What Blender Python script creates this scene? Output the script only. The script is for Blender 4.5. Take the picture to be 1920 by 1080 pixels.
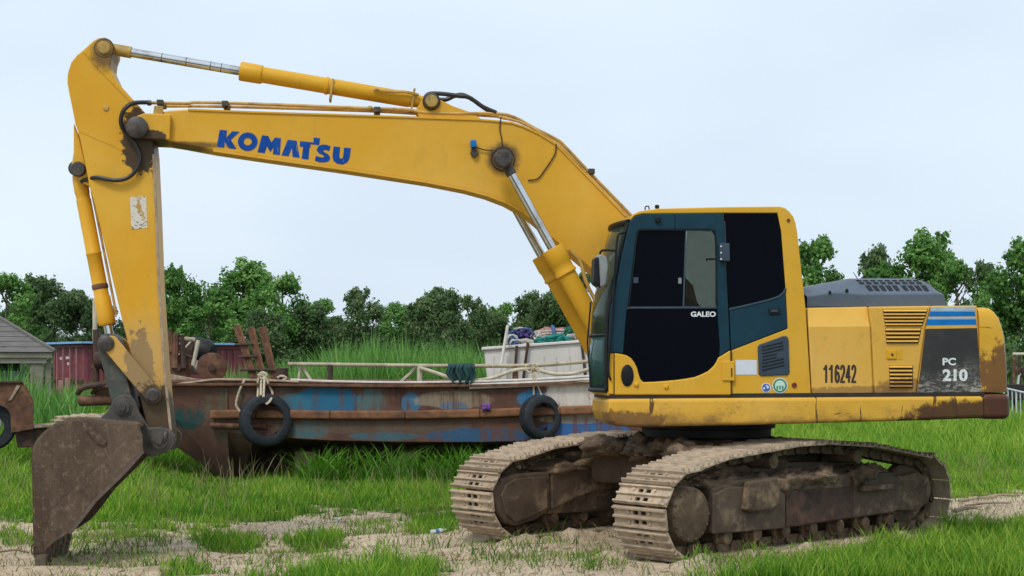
import bpy, bmesh, math, random
import numpy as np
from mathutils import Vector, Matrix, noise as mnoise
R = math.radians
random.seed(7); rng = np.random.default_rng(7)
scene = bpy.context.scene
for o in list(bpy.data.objects): bpy.data.objects.remove(o)
COL = scene.collection

# ------------------------------------------------------------------ camera
FPX, YH, EYE = 2853.0, 690.0, 1.61          # focal length and horizon in photo pixels, eye height in metres
cam_data = bpy.data.cameras.new('camera'); cam = bpy.data.objects.new('camera', cam_data); COL.objects.link(cam)
cam.location = (0, 0, EYE); cam.rotation_euler = (R(90), 0, 0)
cam_data.sensor_width = 36; cam_data.lens = FPX/1920*36; cam_data.shift_y = (YH-540)/1920
cam_data.clip_start = .1; cam_data.clip_end = 6000
scene.camera = cam

# ------------------------------------------------------------------ world, sun, exposure
world = bpy.data.worlds.new('World'); scene.world = world; world.use_nodes = True
wn, wl = world.node_tree.nodes, world.node_tree.links
for n in list(wn): wn.remove(n)
SUN_EL, SUN_AZ = R(52), R(205)               # azimuth clockwise from +Y: behind the camera, to its left
sky = wn.new('ShaderNodeTexSky'); sky.sky_type = 'NISHITA'; sky.sun_disc = False
sky.sun_elevation = SUN_EL; sky.sun_rotation = SUN_AZ; sky.dust_density = 5; sky.air_density = 1.0
ov = wn.new('ShaderNodeMix'); ov.data_type = 'RGBA'; ov.inputs[0].default_value = .88
cl_t = wn.new('ShaderNodeTexCoord'); cl_m = wn.new('ShaderNodeMapping'); cl_m.inputs['Scale'].default_value = (2, 2, 5)
cl_n = wn.new('ShaderNodeTexNoise'); cl_n.inputs['Scale'].default_value = 1.3; cl_n.inputs['Detail'].default_value = 3
cl_r = wn.new('ShaderNodeValToRGB')
cl_r.color_ramp.elements[0].position = .36; cl_r.color_ramp.elements[0].color = (.69, .80, .93, 1)
cl_r.color_ramp.elements[1].position = .72; cl_r.color_ramp.elements[1].color = (.80, .92, 1.0, 1)
cl_s = wn.new('ShaderNodeVectorMath'); cl_s.operation = 'SCALE'; cl_s.inputs['Scale'].default_value = 9.6
bg = wn.new('ShaderNodeBackground'); bg.inputs['Strength'].default_value = .1
wo = wn.new('ShaderNodeOutputWorld')
wl.new(cl_t.outputs['Generated'], cl_m.inputs[0]); wl.new(cl_m.outputs[0], cl_n.inputs['Vector'])
wl.new(cl_n.outputs['Fac'], cl_r.inputs[0]); wl.new(cl_r.outputs[0], cl_s.inputs[0])
wl.new(sky.outputs[0], ov.inputs[6]); wl.new(cl_s.outputs[0], ov.inputs[7])
wl.new(ov.outputs[2], bg.inputs['Color']); wl.new(bg.outputs[0], wo.inputs['Surface'])

sd = bpy.data.lights.new('sun', 'SUN'); sd.energy = 1.5; sd.angle = R(14); sd.color = (1, .96, .89)
sun = bpy.data.objects.new('sun', sd); COL.objects.link(sun)
sdir = Vector((math.sin(SUN_AZ)*math.cos(SUN_EL), math.cos(SUN_AZ)*math.cos(SUN_EL), math.sin(SUN_EL)))
sun.rotation_euler = sdir.to_track_quat('Z', 'Y').to_euler(); sun.location = sdir*60
scene.view_settings.view_transform = 'Standard'; scene.view_settings.look = 'None'
scene.view_settings.exposure = .22; scene.view_settings.gamma = 1
scene.render.resolution_x = 1024; scene.render.resolution_y = 576

# ------------------------------------------------------------------ helpers
def at(px, py, y):                            # photo pixel -> world point on the plane at depth y
    return Vector(((px-960)/FPX*y, y, EYE-(py-YH)/FPX*y))
CX, CY = 1.875, 14.7                          # swing centre of the excavator on the ground
YAW_U, YAW_T = 5.5, 40.4                      # heading of the house / of the tracks, degrees
def surv(px, py, lat, yaw):                   # photo pixel -> (forward, z) in the machine frame on the plane lateral = lat
    t = R(yaw); gx, gy = -math.cos(t), -math.sin(t); lx, ly = math.sin(t), -math.cos(t)
    dx = (px-960)/FPX
    s = (lat+CX*lx+CY*ly)/(dx*lx+ly)
    return ((dx*s-CX)*gx+(s-CY)*gy, EYE-(py-YH)/FPX*s)
def U(px, py, lat): return surv(px, py, lat, YAW_U)
def T(px, py, lat): return surv(px, py, lat, YAW_T)
def UP(px, py, lat):
    a, z = U(px, py, lat); return Vector((a, lat, z))

def empty(name, loc=(0, 0, 0), rz=0, label=None, cat=None, group=None):
    o = bpy.data.objects.new(name, None); COL.objects.link(o); o.location = loc; o.rotation_euler = (0, 0, rz)
    o.empty_display_size = .3
    return tag(o, label, cat, group)
def tag(o, label=None, cat=None, group=None, kind=None):
    if label: o['label'] = label
    if cat: o['category'] = cat
    if group: o['group'] = group
    if kind: o['kind'] = kind
    return o

class MB:
    def __init__(s): s.v = []; s.f = []; s.sm = []
    def add(s, vs, fs, smooth=False):
        n = len(s.v); s.v += [tuple(v) for v in vs]; s.f += [tuple(i+n for i in f) for f in fs]; s.sm += [smooth]*len(fs); return s
    def box(s, c, d, rot=None):
        c = Vector(c); vs = []
        for x in (-1, 1):
            for y in (-1, 1):
                for z in (-1, 1):
                    p = Vector((x*d[0]/2, y*d[1]/2, z*d[2]/2))
                    if rot is not None: p = rot @ p
                    vs.append(c+p)
        return s.add(vs, [(0, 1, 3, 2), (4, 6, 7, 5), (0, 4, 5, 1), (2, 3, 7, 6), (0, 2, 6, 4), (1, 5, 7, 3)])
    def prism(s, pts, b0, b1, inset=0):       # outline in (a, z) between lateral b0 and b1
        n = len(pts); area = sum(pts[i][0]*pts[(i+1) % n][1]-pts[(i+1) % n][0]*pts[i][1] for i in range(n))
        lo, hi = min(b0, b1), max(b0, b1)
        if area < 0: pts = pts[::-1]
        vs = [(p[0], lo, p[1]) for p in pts]+[(p[0], hi, p[1]) for p in pts]
        fs = [tuple(range(n)), tuple(range(2*n-1, n-1, -1))]
        fs += [(i, i+n, (i+1) % n+n, (i+1) % n) for i in range(n)]
        return s.add(vs, fs)
    def plan(s, pts, z0, z1):                 # outline in (x, y) between heights
        n = len(pts); area = sum(pts[i][0]*pts[(i+1) % n][1]-pts[(i+1) % n][0]*pts[i][1] for i in range(n))
        if area < 0: pts = pts[::-1]
        vs = [(p[0], p[1], z0) for p in pts]+[(p[0], p[1], z1) for p in pts]
        fs = [tuple(range(n-1, -1, -1)), tuple(range(n, 2*n))]+[(i, (i+1) % n, (i+1) % n+n, i+n) for i in range(n)]
        return s.add(vs, fs)
    def tube(s, pts, r, seg=8, caps=True):
        pts = [Vector(p) for p in pts]; n = len(pts)
        rs = r if isinstance(r, (list, tuple)) else [r]*n
        vs = []; ref = None
        for i, p in enumerate(pts):
            t = (pts[min(i+1, n-1)]-pts[max(i-1, 0)])
            t = t.normalized() if t.length > 1e-9 else Vector((0, 0, 1))
            if ref is None:
                ref = Vector((0, 0, 1)) if abs(t.z) < .9 else Vector((1, 0, 0))
            u = ref-t*ref.dot(t)
            if u.length < 1e-6: u = t.orthogonal()
            u.normalize(); w = t.cross(u); ref = u
            for k in range(seg):
                a = 2*math.pi*k/seg; vs.append(p+(u*math.cos(a)+w*math.sin(a))*rs[i])
        fs = [(i*seg+k, i*seg+(k+1) % seg, (i+1)*seg+(k+1) % seg, (i+1)*seg+k) for i in range(n-1) for k in range(seg)]
        s.add(vs, fs, True)
        if caps:
            m = len(s.v)-n*seg
            s.f.append(tuple(m+k for k in range(seg-1, -1, -1))); s.f.append(tuple(m+(n-1)*seg+k for k in range(seg))); s.sm += [False, False]
        return s
    def lathe(s, prof, origin, axis, seg=28, smooth=True):   # prof: (radius, distance along axis)
        ax = Vector(axis).normalized(); u = ax.orthogonal().normalized(); w = ax.cross(u); o = Vector(origin)
        vs = []; n = len(prof)
        for r, h in prof:
            for k in range(seg):
                a = 2*math.pi*k/seg; vs.append(o+ax*h+(u*math.cos(a)+w*math.sin(a))*r)
        fs = [(i*seg+k, i*seg+(k+1) % seg, (i+1)*seg+(k+1) % seg, (i+1)*seg+k) for i in range(n-1) for k in range(seg)]
        return s.add(vs, fs, smooth)
    def cyl(s, p0, p1, r, seg=20):
        p0, p1 = Vector(p0), Vector(p1); L = (p1-p0).length
        e = min(.006, L*.2, r*.3)
        return s.lathe([(0.0005, 0), (r-e, 0), (r, e), (r, L-e), (r-e, L), (.0005, L)], p0, p1-p0, seg)
    def sheet(s, grid, smooth=True):          # grid of points
        nr, nc = len(grid), len(grid[0]); vs = [p for row in grid for p in row]
        return s.add(vs, [(i*nc+j, i*nc+j+1, (i+1)*nc+j+1, (i+1)*nc+j) for i in range(nr-1) for j in range(nc-1)], smooth)
    def build(s, name, mat, parent=None, bevel=0, seg=2, solid=0, normals=True):
        me = bpy.data.meshes.new(name); me.from_pydata(s.v, [], s.f)
        me.polygons.foreach_set('use_smooth', s.sm)
        if normals:
            bm = bmesh.new(); bm.from_mesh(me); bmesh.ops.recalc_face_normals(bm, faces=bm.faces); bm.to_mesh(me); bm.free()
        if any(s.sm): me.set_sharp_from_angle(angle=R(40))
        o = bpy.data.objects.new(name, me); COL.objects.link(o); o.parent = parent
        if mat: me.materials.append(M[mat] if isinstance(mat, str) else mat)
        if solid:
            m = o.modifiers.new('solid', 'SOLIDIFY'); m.thickness = solid; m.offset = 0
        if bevel:
            m = o.modifiers.new('bevel', 'BEVEL'); m.width = bevel; m.segments = seg; m.limit_method = 'ANGLE'; m.angle_limit = R(38)
            m.use_clamp_overlap = True
        return o
def child_copy(o, parent):
    c = o.copy(); COL.objects.link(c); c.parent = parent; return c
def smooth_pts(pts, n=6):                     # Catmull-Rom through points
    pts = [Vector(p) for p in pts]; out = []
    for i in range(len(pts)-1):
        p0 = pts[max(i-1, 0)]; p1 = pts[i]; p2 = pts[i+1]; p3 = pts[min(i+2, len(pts)-1)]
        for k in range(n):
            t = k/n
            out.append(.5*((2*p1)+(p2-p0)*t+(2*p0-5*p1+4*p2-p3)*t*t+(3*p1-p0-3*p2+p3)*t**3))
    out.append(pts[-1]); return out
def arc2(c, r, a0, a1, n=8): return [(c[0]+r*math.cos(R(a0+(a1-a0)*i/n)), c[1]+r*math.sin(R(a0+(a1-a0)*i/n))) for i in range(n+1)]

# ------------------------------------------------------------------ materials
M = {}
class NT:
    def __init__(s, name, coord='Object'):
        s.m = bpy.data.materials.new(name); s.m.use_nodes = True; M[name] = s.m
        s.n, s.l = s.m.node_tree.nodes, s.m.node_tree.links
        s.b = s.n['Principled BSDF']; s.out = s.n['Material Output']
        s.tc = s.n.new('ShaderNodeTexCoord'); s.co = s.tc.outputs[coord]
    def nd(s, t, **k):
        n = s.n.new(t)
        for a, v in k.items(): setattr(n, a, v)
        return n
    def mapped(s, scale, loc=(0, 0, 0)):
        m = s.nd('ShaderNodeMapping'); m.inputs['Scale'].default_value = scale; m.inputs['Location'].default_value = loc
        s.l.new(s.co, m.inputs[0]); return m.outputs[0]
    def noise(s, scale, detail=6, rough=.6, stretch=(1, 1, 1), loc=(0, 0, 0), dist=0):
        n = s.nd('ShaderNodeTexNoise'); n.inputs['Scale'].default_value = scale; n.inputs['Detail'].default_value = detail
        n.inputs['Roughness'].default_value = rough; n.inputs['Distortion'].default_value = dist
        s.l.new(s.mapped(stretch, loc), n.inputs['Vector']); return n.outputs['Fac']
    def ramp(s, fac, lo, hi, inv=False):
        r = s.nd('ShaderNodeMapRange', interpolation_type='SMOOTHSTEP'); r.inputs[1].default_value = lo; r.inputs[2].default_value = hi
        if inv: r.inputs[3].default_value = 1; r.inputs[4].default_value = 0
        s.l.new(fac, r.inputs[0]); return r.outputs[0]
    def math(s, op, a, b):
        n = s.nd('ShaderNodeMath', operation=op)
        for i, x in enumerate((a, b)):
            if isinstance(x, (int, float)): n.inputs[i].default_value = x
            else: s.l.new(x, n.inputs[i])
        return n.outputs[0]
    def mix(s, fac, a, b):
        n = s.nd('ShaderNodeMix', data_type='RGBA')
        for i, x in ((0, fac), (6, a), (7, b)):
            if isinstance(x, (int, float)): n.inputs[i].default_value = x
            elif isinstance(x, tuple): n.inputs[i].default_value = (*x, 1) if len(x) == 3 else x
            else: s.l.new(x, n.inputs[i])
        return n.outputs[2]
    def sep(s):
        n = s.nd('ShaderNodeSeparateXYZ'); s.l.new(s.co, n.inputs[0]); return n.outputs
    def spot(s, p, rad, edge, nscale=9, strength=.5):   # stain around a point, ragged edge
        sub = s.nd('ShaderNodeVectorMath', operation='SUBTRACT'); s.l.new(s.co, sub.inputs[0]); sub.inputs[1].default_value = p
        div = s.nd('ShaderNodeVectorMath', operation='DIVIDE'); s.l.new(sub.outputs[0], div.inputs[0]); div.inputs[1].default_value = rad
        ln = s.nd('ShaderNodeVectorMath', operation='LENGTH'); s.l.new(div.outputs[0], ln.inputs[0])
        nz = s.noise(nscale, 9, .72, loc=(p[0]*3.1, 1.7, p[2]*2.3))
        d = s.math('ADD', ln.outputs['Value'], s.math('MULTIPLY', s.math('SUBTRACT', nz, .5), strength*2))
        return s.ramp(d, 1-edge, 1+edge, inv=True)
    def color(s, c): s.l.new(c, s.b.inputs['Base Color']) if not isinstance(c, tuple) else setattr(s.b.inputs['Base Color'], 'default_value', (*c, 1)); return s
    def rough(s, r):
        if isinstance(r, (int, float)): s.b.inputs['Roughness'].default_value = r
        else: s.l.new(r, s.b.inputs['Roughness'])
        return s
    def bump(s, h, strength=.3, dist=.01):
        b = s.nd('ShaderNodeBump'); b.inputs['Strength'].default_value = strength; b.inputs['Distance'].default_value = dist
        s.l.new(h, b.inputs['Height']); s.l.new(b.outputs[0], s.b.inputs['Normal']); return s

def simple(name, col, rough=.6, metal=0, var=.25, vscale=6, bump=.2, spec=.5, col2=None, col2amt=(.55, .7), c2scale=4, bscale=40):
    t = NT(name); nz = t.noise(vscale, 7, .65)
    dark = tuple(c*(1-var) for c in col); lite = tuple(min(1, c*(1+var)) for c in col)
    c = t.mix(t.ramp(nz, .3, .7), dark, lite)
    if col2: c = t.mix(t.ramp(t.noise(c2scale, 8, .7, loc=(3, 7, 1)), *col2amt), c, col2)
    t.color(c).rough(rough); t.b.inputs['Metallic'].default_value = metal; t.b.inputs['Specular IOR Level'].default_value = spec
    if bump: t.bump(t.noise(bscale, 5, .7), bump, .01)
    return t

def yellow(name, base=(.65, .34, .024), faded=(.70, .40, .06), spots=(), grime=None, speck=.2, rough=.42):
    t = NT(name)
    c = t.mix(t.ramp(t.noise(1.1, 4, .55), .35, .7), base, faded)
    c = t.mix(t.math('MULTIPLY', t.ramp(t.noise(7, 7, .7, (1, 1, .35)), .5, .78), .28), c, (.36, .23, .07))   # dust film, run down
    sc = t.ramp(t.noise(23, 4, .6, (1, 1, 2.4), loc=(5, 0, 2)), .70, .735)                              # chips
    c = t.mix(t.math('MULTIPLY', sc, speck*2.6), c, (.10, .055, .03))
    c = t.mix(t.math('MULTIPLY', t.ramp(t.noise(3.4, 9, .75, loc=(9, 3, 3)), .60, .70), speck), c, (.20, .12, .05))
    if speck > .3:                                                                                   # long scratches down to primer
        c = t.mix(t.math('MULTIPLY', t.ramp(t.noise(3.2, 5, .6, (2.2, 1, .28), loc=(2, 4, 1), dist=2.2), .640, .655), .9), c, (.06, .035, .022))
        c = t.mix(t.math('MULTIPLY', t.ramp(t.noise(4, 5, .6, (.35, 1, 2.2), loc=(7, 4, 1), dist=1.5), .66, .675), .8), c, (.07, .04, .025))
    if grime:                                                                                        # (z0, z1): mud and rust along the lower edge
        z = t.sep()[2]; e = t.math('ADD', z, t.math('MULTIPLY', t.math('SUBTRACT', t.noise(3.2, 8, .72, (1.2, 1, 2)), .5), -.55))
        m = t.ramp(e, grime[0], grime[1], inv=True)
        c = t.mix(t.math('MULTIPLY', m, .9), c, t.mix(t.noise(14, 6, .7), (.055, .028, .016), (.22, .115, .05)))
    for p, rad, col, edge, stn, am in spots:
        c = t.mix(t.math('MULTIPLY', t.spot(p, rad, edge, 11, stn), am), c, col)
    t.color(c); t.rough(t.ramp(t.noise(5, 5, .6), .2, .9) if False else rough)
    t.b.inputs['Specular IOR Level'].default_value = .22
    t.bump(t.noise(2.2, 4, .5), .12, .02)
    return t

def glassy(name, tint, alpha, rough=.03, veil=(.25, .27, .24)):     # tinted see-through pane
    t = NT(name); tr = t.nd('ShaderNodeBsdfTransparent'); tr.inputs[0].default_value = (*tint, 1)
    gl = t.nd('ShaderNodeBsdfGlossy'); gl.inputs['Roughness'].default_value = rough; gl.inputs[0].default_value = (1, 1, 1, 1)
    fr = t.nd('ShaderNodeFresnel'); fr.inputs[0].default_value = 1.14
    mx = t.nd('ShaderNodeMixShader'); t.l.new(fr.outputs[0], mx.inputs[0]); t.l.new(tr.outputs[0], mx.inputs[1]); t.l.new(gl.outputs[0], mx.inputs[2])
    df = t.nd('ShaderNodeBsdfDiffuse'); df.inputs[0].default_value = (*veil, 1)
    m2 = t.nd('ShaderNodeMixShader'); m2.inputs[0].default_value = alpha
    t.l.new(mx.outputs[0], m2.inputs[1]); t.l.new(df.outputs[0], m2.inputs[2]); t.l.new(m2.outputs[0], t.out.inputs['Surface'])

# machine
apin = UP(260, 238, .2); bpin = UP(300, 822, .2); mudp = UP(262, 705, .2); bmp = UP(943, 298, .21); abot = UP(285, 790, .2)
yellow('yellow_boom', spots=[(tuple(UP(276, 260, .2)), (.20, .5, .085), (.045, .03, .022), .08, .6, .95),
                             (tuple(bmp), (.15, .4, .15), (.06, .045, .03), .3, .45, .85),
                             (tuple(UP(330, 272, .2)), (.45, .5, .035), (.06, .035, .02), .4, .5, .8)], speck=.10)
yellow('yellow_arm', base=(.64, .325, .018), faded=(.68, .385, .045),
       spots=[(tuple(UP(262, 262, .2)), (.16, .5, .34), (.045, .03, .02), .07, .85, .96),
              (tuple(mudp), (.13, .5, .42), (.10, .066, .03), .05, 1.0, .95),
              (tuple(UP(280, 690, .2)), (.5, .6, .42), (.45, .30, .14), .5, .4, .55),
              (tuple(abot), (.3, .6, .35), (.065, .045, .03), .1, .7, .96),
              (tuple(UP(195, 100, .2)), (.11, .5, .15), (.08, .05, .03), .4, .6, .8)], speck=.12)
yellow('yellow_cab', base=(.68, .36, .022), faded=(.70, .39, .045), speck=.10)
yellow('yellow_body', base=(.70, .395, .065), faded=(.74, .43, .10), speck=.22, spots=[((-1.1, 1.28, 1.40), (.5, .3, .05), (.25, .13, .05), .15, .9, .7), ((-1.6, 1.28, 1.42), (.35, .3, .09), (.20, .10, .04), .12, 1.0, .7)])
yellow('yellow_skirt', base=(.68, .37, .035), faded=(.72, .41, .07), grime=(1.0, 1.30), speck=.45,
       spots=[((-2.2, 1.3, 1.15), (.75, .6, .17), (.075, .036, .02), .14, .8, .95), ((1.0, 1.3, 1.14), (.35, .5, .1), (.16, .08, .03), .12, .9, .85)])
yellow('yellow_weight', base=(.66, .36, .03), faded=(.70, .40, .06), speck=.5,
       spots=[((-2.5, 1.2, 1.45), (.35, .9, .40), (.15, .065, .03), .14, .95, .9), ((-2.4, 1.3, 1.2), (.6, 1.6, .19), (.085, .034, .022), .3, .5, .96)])
yellow('yellow_cylinder', base=(.65, .335, .018), faded=(.69, .38, .035), speck=.3)
simple('rubber', (.012, .012, .013), .55, var=.4, spec=.3)
simple('hose', (.018, .017, .018), .45, var=.4)
simple('brown_wire', (.05, .03, .02), .6)
simple('pipe_paint', (.50, .30, .075), .5, var=.25, col2=(.2, .11, .05), col2amt=(.55, .68), c2scale=9)
simple('grease_steel', (.045, .036, .03), .5, var=.5, vscale=14, col2=(.16, .11, .06), c2scale=9)
simple('pin_yellow', (.42, .27, .06), .55, var=.3, col2=(.10, .07, .04), c2scale=14)
t = NT('chrome'); t.color(t.mix(t.ramp(t.noise(3, 6, .7, (1, 1, 1)), .45, .65), (.62, .63, .66), (.42, .38, .34))).rough(.16); t.b.inputs['Metallic'].default_value = 1
t = NT('bucket_steel')
c = t.mix(t.ramp(t.noise(3, 8, .7, (1, 1, .3)), .35, .68), (.062, .038, .024), (.120, .080, .052))
c = t.mix(t.math('MULTIPLY', t.ramp(t.noise(16, 8, .75), .5, .7), .6), c, (.25, .19, .135))
c = t.mix(t.math('MULTIPLY', t.ramp(t.noise(40, 3, .6, (1, 1, .25), loc=(1, 2, 3)), .62, .70), .35), c, (.21, .16, .12))
c = t.mix(t.math('MULTIPLY', t.ramp(t.noise(5, 9, .75, loc=(6, 2, 3)), .56, .64), .7), c, (.045, .03, .022))
t.color(c).rough(.62); t.b.inputs['Specular IOR Level'].default_value = .3; t.bump(t.math('ADD', t.noise(16, 8, .75), t.math('MULTIPLY', t.noise(3, 4), .8)), .7, .012)
simple('tooth_steel', (.11, .082, .065), .5, var=.3, vscale=20, metal=.2)
simple('link_steel', (.055, .062, .052), .55, var=.3, vscale=9, col2=(.14, .10, .07), c2scale=7)
simple('ear_steel', (.058, .052, .044), .6, var=.35, vscale=8, col2=(.15, .11, .075), c2scale=6, bump=.3)
simple('shoe_steel', (.47, .365, .26), .75, var=.25, vscale=9, col2=(.17, .115, .072), col2amt=(.52, .72), c2scale=7, bump=.5, bscale=45)
t = NT.__new__(NT); t.m = M['shoe_steel']; t.n, t.l = t.m.node_tree.nodes, t.m.node_tree.links; t.b = t.n['Principled BSDF']
_src = t.b.inputs['Base Color'].links[0].from_socket; _oi = t.n.new('ShaderNodeObjectInfo')
t.color(t.mix(t.math('MULTIPLY', t.ramp(_oi.outputs['Random'], .35, 1), .55), _src, (.27, .20, .135)))
simple('track_mud', (.105, .068, .040), .85, var=.4, vscale=6, col2=(.27, .19, .115), col2amt=(.5, .68), c2scale=4, bump=.7, bscale=18)
simple('track_frame_paint', (.085, .056, .036), .75, var=.35, vscale=4, col2=(.22, .15, .095), col2amt=(.5, .66), c2scale=3, bump=.4)
simple('dark_steel', (.02, .017, .015), .7, var=.4)
simple('teal_panel', (.008, .038, .060), .4, var=.15, vscale=3, bump=0, col2=(.014, .052, .072), col2amt=(.55, .8), spec=.18)
simple('dark_glass', (.0006, .0012, .0045), .10, var=.1, bump=0, spec=.06)
simple('black_trim', (.008, .010, .012), .5, var=.3, bump=.1, spec=.25)
simple('seat_black', (.008, .008, .009), .8, var=.3)
simple('hood_grey', (.080, .105, .142), .5, var=.14, vscale=3, col2=(.17, .13, .10), col2amt=(.64, .74), c2scale=3.4, bump=.15)
simple('slot_black', (.006, .006, .008), .8, var=.1, bump=0)
simple('grille_blue', (.03, .052, .078), .5, var=.15, bump=.1)
simple('mirror_grey', (.22, .23, .23), .4, var=.2, bump=0)
glassy('pane_tint', (.36, .38, .35), .03); glassy('clear_pane', (.86, .88, .86), .02); glassy('windshield', (.80, .86, .78), .10, veil=(.22, .30, .24)); glassy('front_low_glass', (.45, .62, .58), .42, veil=(.07, .16, .15))  # front panes: green tint, plus matte colour standing in for light and reflection
t = NT('letter_blue'); sc = t.ramp(t.noise(6, 3, .5, (5, 1, 1), dist=1.2), .665, .69)
t.color(t.mix(t.math('MULTIPLY', sc, .6), t.mix(t.ramp(t.noise(9, 5), .3, .7), (.003, .050, .26), (.006, .075, .34)), (.4, .35, .2))).rough(.5); t.b.inputs['Specular IOR Level'].default_value = .15
simple('number_brown', (.035, .02, .017), .6, var=.3, bump=0)
simple('letter_white', (.72, .74, .74), .5, var=.12, vscale=20, bump=0, col2=(.35, .35, .35), col2amt=(.62, .7), c2scale=30)
simple('sticker_white', (.66, .69, .76), .5, var=.05, bump=0)
simple('sticker_blue', (.05, .12, .42), .5, var=.2, bump=0); simple('sticker_green', (.06, .22, .14), .5, var=.2, bump=0); simple('sticker_mint', (.52, .70, .58), .5, var=.1, bump=0)
simple('stripe_blue', (.006, .17, .52), .5, var=.15, bump=0, spec=.15, col2=(.25, .36, .45), col2amt=(.66, .74), c2scale=8)
simple('stripe_pale', (.36, .50, .62), .5, var=.15, bump=0)
t = NT('decal_black'); z = t.sep()[2]
sc = t.ramp(t.noise(5, 6, .7, (.6, 1, 2.4), dist=2.4), .535, .56); sc2 = t.ramp(t.noise(20, 6, .75, (.7, 1, 1.6), dist=1.2), .50, .57)
w = t.ramp(t.math('ADD', z, t.math('MULTIPLY', t.math('SUBTRACT', t.noise(4, 4, .6, loc=(1, 1, 8)), .5), .6)), 1.42, 1.66, inv=True)
t.color(t.mix(t.math('MULTIPLY', t.math('MULTIPLY', t.math('ADD', sc, t.math('MULTIPLY', sc2, .8)), w), .8), t.mix(t.ramp(t.noise(2.5, 4), .35, .7), (.022, .021, .020), (.055, .05, .046)), (.36, .33, .28))).rough(.5)
t = NT('torn_label'); nz = t.noise(7, 6, .7, dist=.8)
t.color(t.mix(t.ramp(nz, .55, .60), t.mix(t.ramp(t.noise(13, 6, .65, (1, 1, 1.5), loc=(4, 2, 0), dist=1.5), .57, .60), (.62, .58, .50), (.05, .045, .04)), (.42, .25, .06))).rough(.6)
simple('red_plastic', (.16, .015, .012), .5, bump=0)
# place
t = NT('hull_paint')                          # rusted blue paint, filled in below with the boat
simple('rust', (.115, .052, .030), .85, var=.4, vscale=7, col2=(.21, .105, .055), col2amt=(.48, .66), c2scale=5, bump=.5)
simple('rust_dark', (.06, .034, .025), .85, var=.4, vscale=7, col2=(.13, .065, .04), c2scale=5, bump=.5)
simple('rust_orange', (.19, .085, .038), .85, var=.35, vscale=5, col2=(.09, .045, .03), col2amt=(.5, .68), c2scale=4, bump=.4)
simple('pole_cream', (.50, .45, .34), .7, var=.2, vscale=8, col2=(.22, .15, .09), col2amt=(.6, .72), c2scale=9)
simple('pole_rail', (.40, .36, .25), .7, var=.25, vscale=8, col2=(.18, .11, .06), col2amt=(.55, .68), c2scale=7)
simple('hose_white', (.60, .57, .52), .6, var=.15)
simple('hose_blue', (.10, .22, .38), .6, var=.3, vscale=4)
simple('rope', (.50, .42, .30), .9, var=.25, vscale=30)
simple('tyre', (.012, .016, .022), .75, var=.35, vscale=12, col2=(.07, .07, .07), col2amt=(.6, .75), c2scale=9, bump=.3)
t = NT('cabin_white'); c = t.mix(t.ramp(t.noise(2, 5), .3, .7), (.58, .55, .51), (.70, .67, .63))
c = t.mix(t.math('MULTIPLY', t.ramp(t.noise(4, 6, .7, (3, 3, .25)), .55, .75), .5), c, (.33, .27, .21)); t.color(c).rough(.7)
simple('net_teal', (.012, .22, .19), .85, var=.35, vscale=25, bump=1, bscale=60)
simple('net_green', (.03, .17, .11), .85, var=.35, vscale=25, bump=1, bscale=60)
simple('net_purple', (.05, .03, .14), .85, var=.5, vscale=20, bump=1, bscale=60)
simple('net_blue', (.05, .11, .24), .85, var=.4, vscale=20, bump=1, bscale=60)
simple('net_white', (.50, .47, .42), .9, var=.3, vscale=25, bump=1, bscale=60)
simple('sack_red', (.34, .14, .12), .9, var=.35, vscale=30, bump=.5)
simple('cloth_green', (.010, .050, .050), .85, var=.35, vscale=6, bump=.3)
simple('purple_rag', (.14, .06, .25), .85, var=.4)
simple('roof_grey', (.135, .125, .115), .85, var=.16, vscale=5, col2=(.085, .078, .07), c2scale=3, bump=.4)
simple('shed_wall', (.21, .19, .145), .85, var=.2, vscale=4, bump=.3)
simple('shed_dark', (.02, .028, .026), .8, var=.3)
simple('container_red', (.20, .045, .055), .6, var=.22, vscale=3, col2=(.11, .03, .03), c2scale=4, bump=.1)
simple('container_roof_blue', (.20, .40, .70), .5, var=.12, bump=0)
simple('container_pink', (.36, .15, .16), .6, var=.2)
simple('concrete', (.31, .275, .235), .9, var=.16, vscale=4, col2=(.22, .20, .17), c2scale=2, bump=.4)
simple('rail_white', (.55, .57, .58), .5, var=.15)
simple('timber', (.34, .26, .18), .85, var=.25, vscale=12, col2=(.16, .11, .07), c2scale=7)
simple('stick', (.20, .155, .105), .9, var=.35)
simple('bark', (.11, .085, .06), .9, var=.35, vscale=9, bump=.6)
simple('bottle_plastic', (.62, .66, .68), .25, var=.1, bump=0); simple('bottle_label', (.06, .17, .40), .5)
simple('clod', (.40, .31, .21), .95, var=.35, vscale=18, bump=.6)

def leafmat(name, dark, mid, lite, trans=.3, rough=.6):
    t = NT(name); at_ = t.nd('ShaderNodeAttribute', attribute_name='tint')
    r = t.nd('ShaderNodeValToRGB'); e = r.color_ramp.elements
    e[0].position = 0; e[0].color = (*dark, 1); e[1].position = 1; e[1].color = (*lite, 1); k = e.new(.5); k.color = (*mid, 1)
    oi = t.nd('ShaderNodeObjectInfo')
    t.l.new(t.math('ADD', t.math('MULTIPLY', at_.outputs['Fac'], .86), t.math('MULTIPLY', oi.outputs['Random'], .14)), r.inputs[0])
    t.color(r.outputs[0]).rough(rough); t.b.inputs['Specular IOR Level'].default_value = .3
    tl = t.nd('ShaderNodeBsdfTranslucent'); t.l.new(r.outputs[0], tl.inputs[0])
    mx = t.nd('ShaderNodeMixShader'); mx.inputs[0].default_value = trans
    t.l.new(t.b.outputs[0], mx.inputs[1]); t.l.new(tl.outputs[0], mx.inputs[2]); t.l.new(mx.outputs[0], t.out.inputs['Surface'])
leafmat('leaf_bright', (.042, .12, .028), (.12, .28, .055), (.30, .48, .13), .42)
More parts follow.
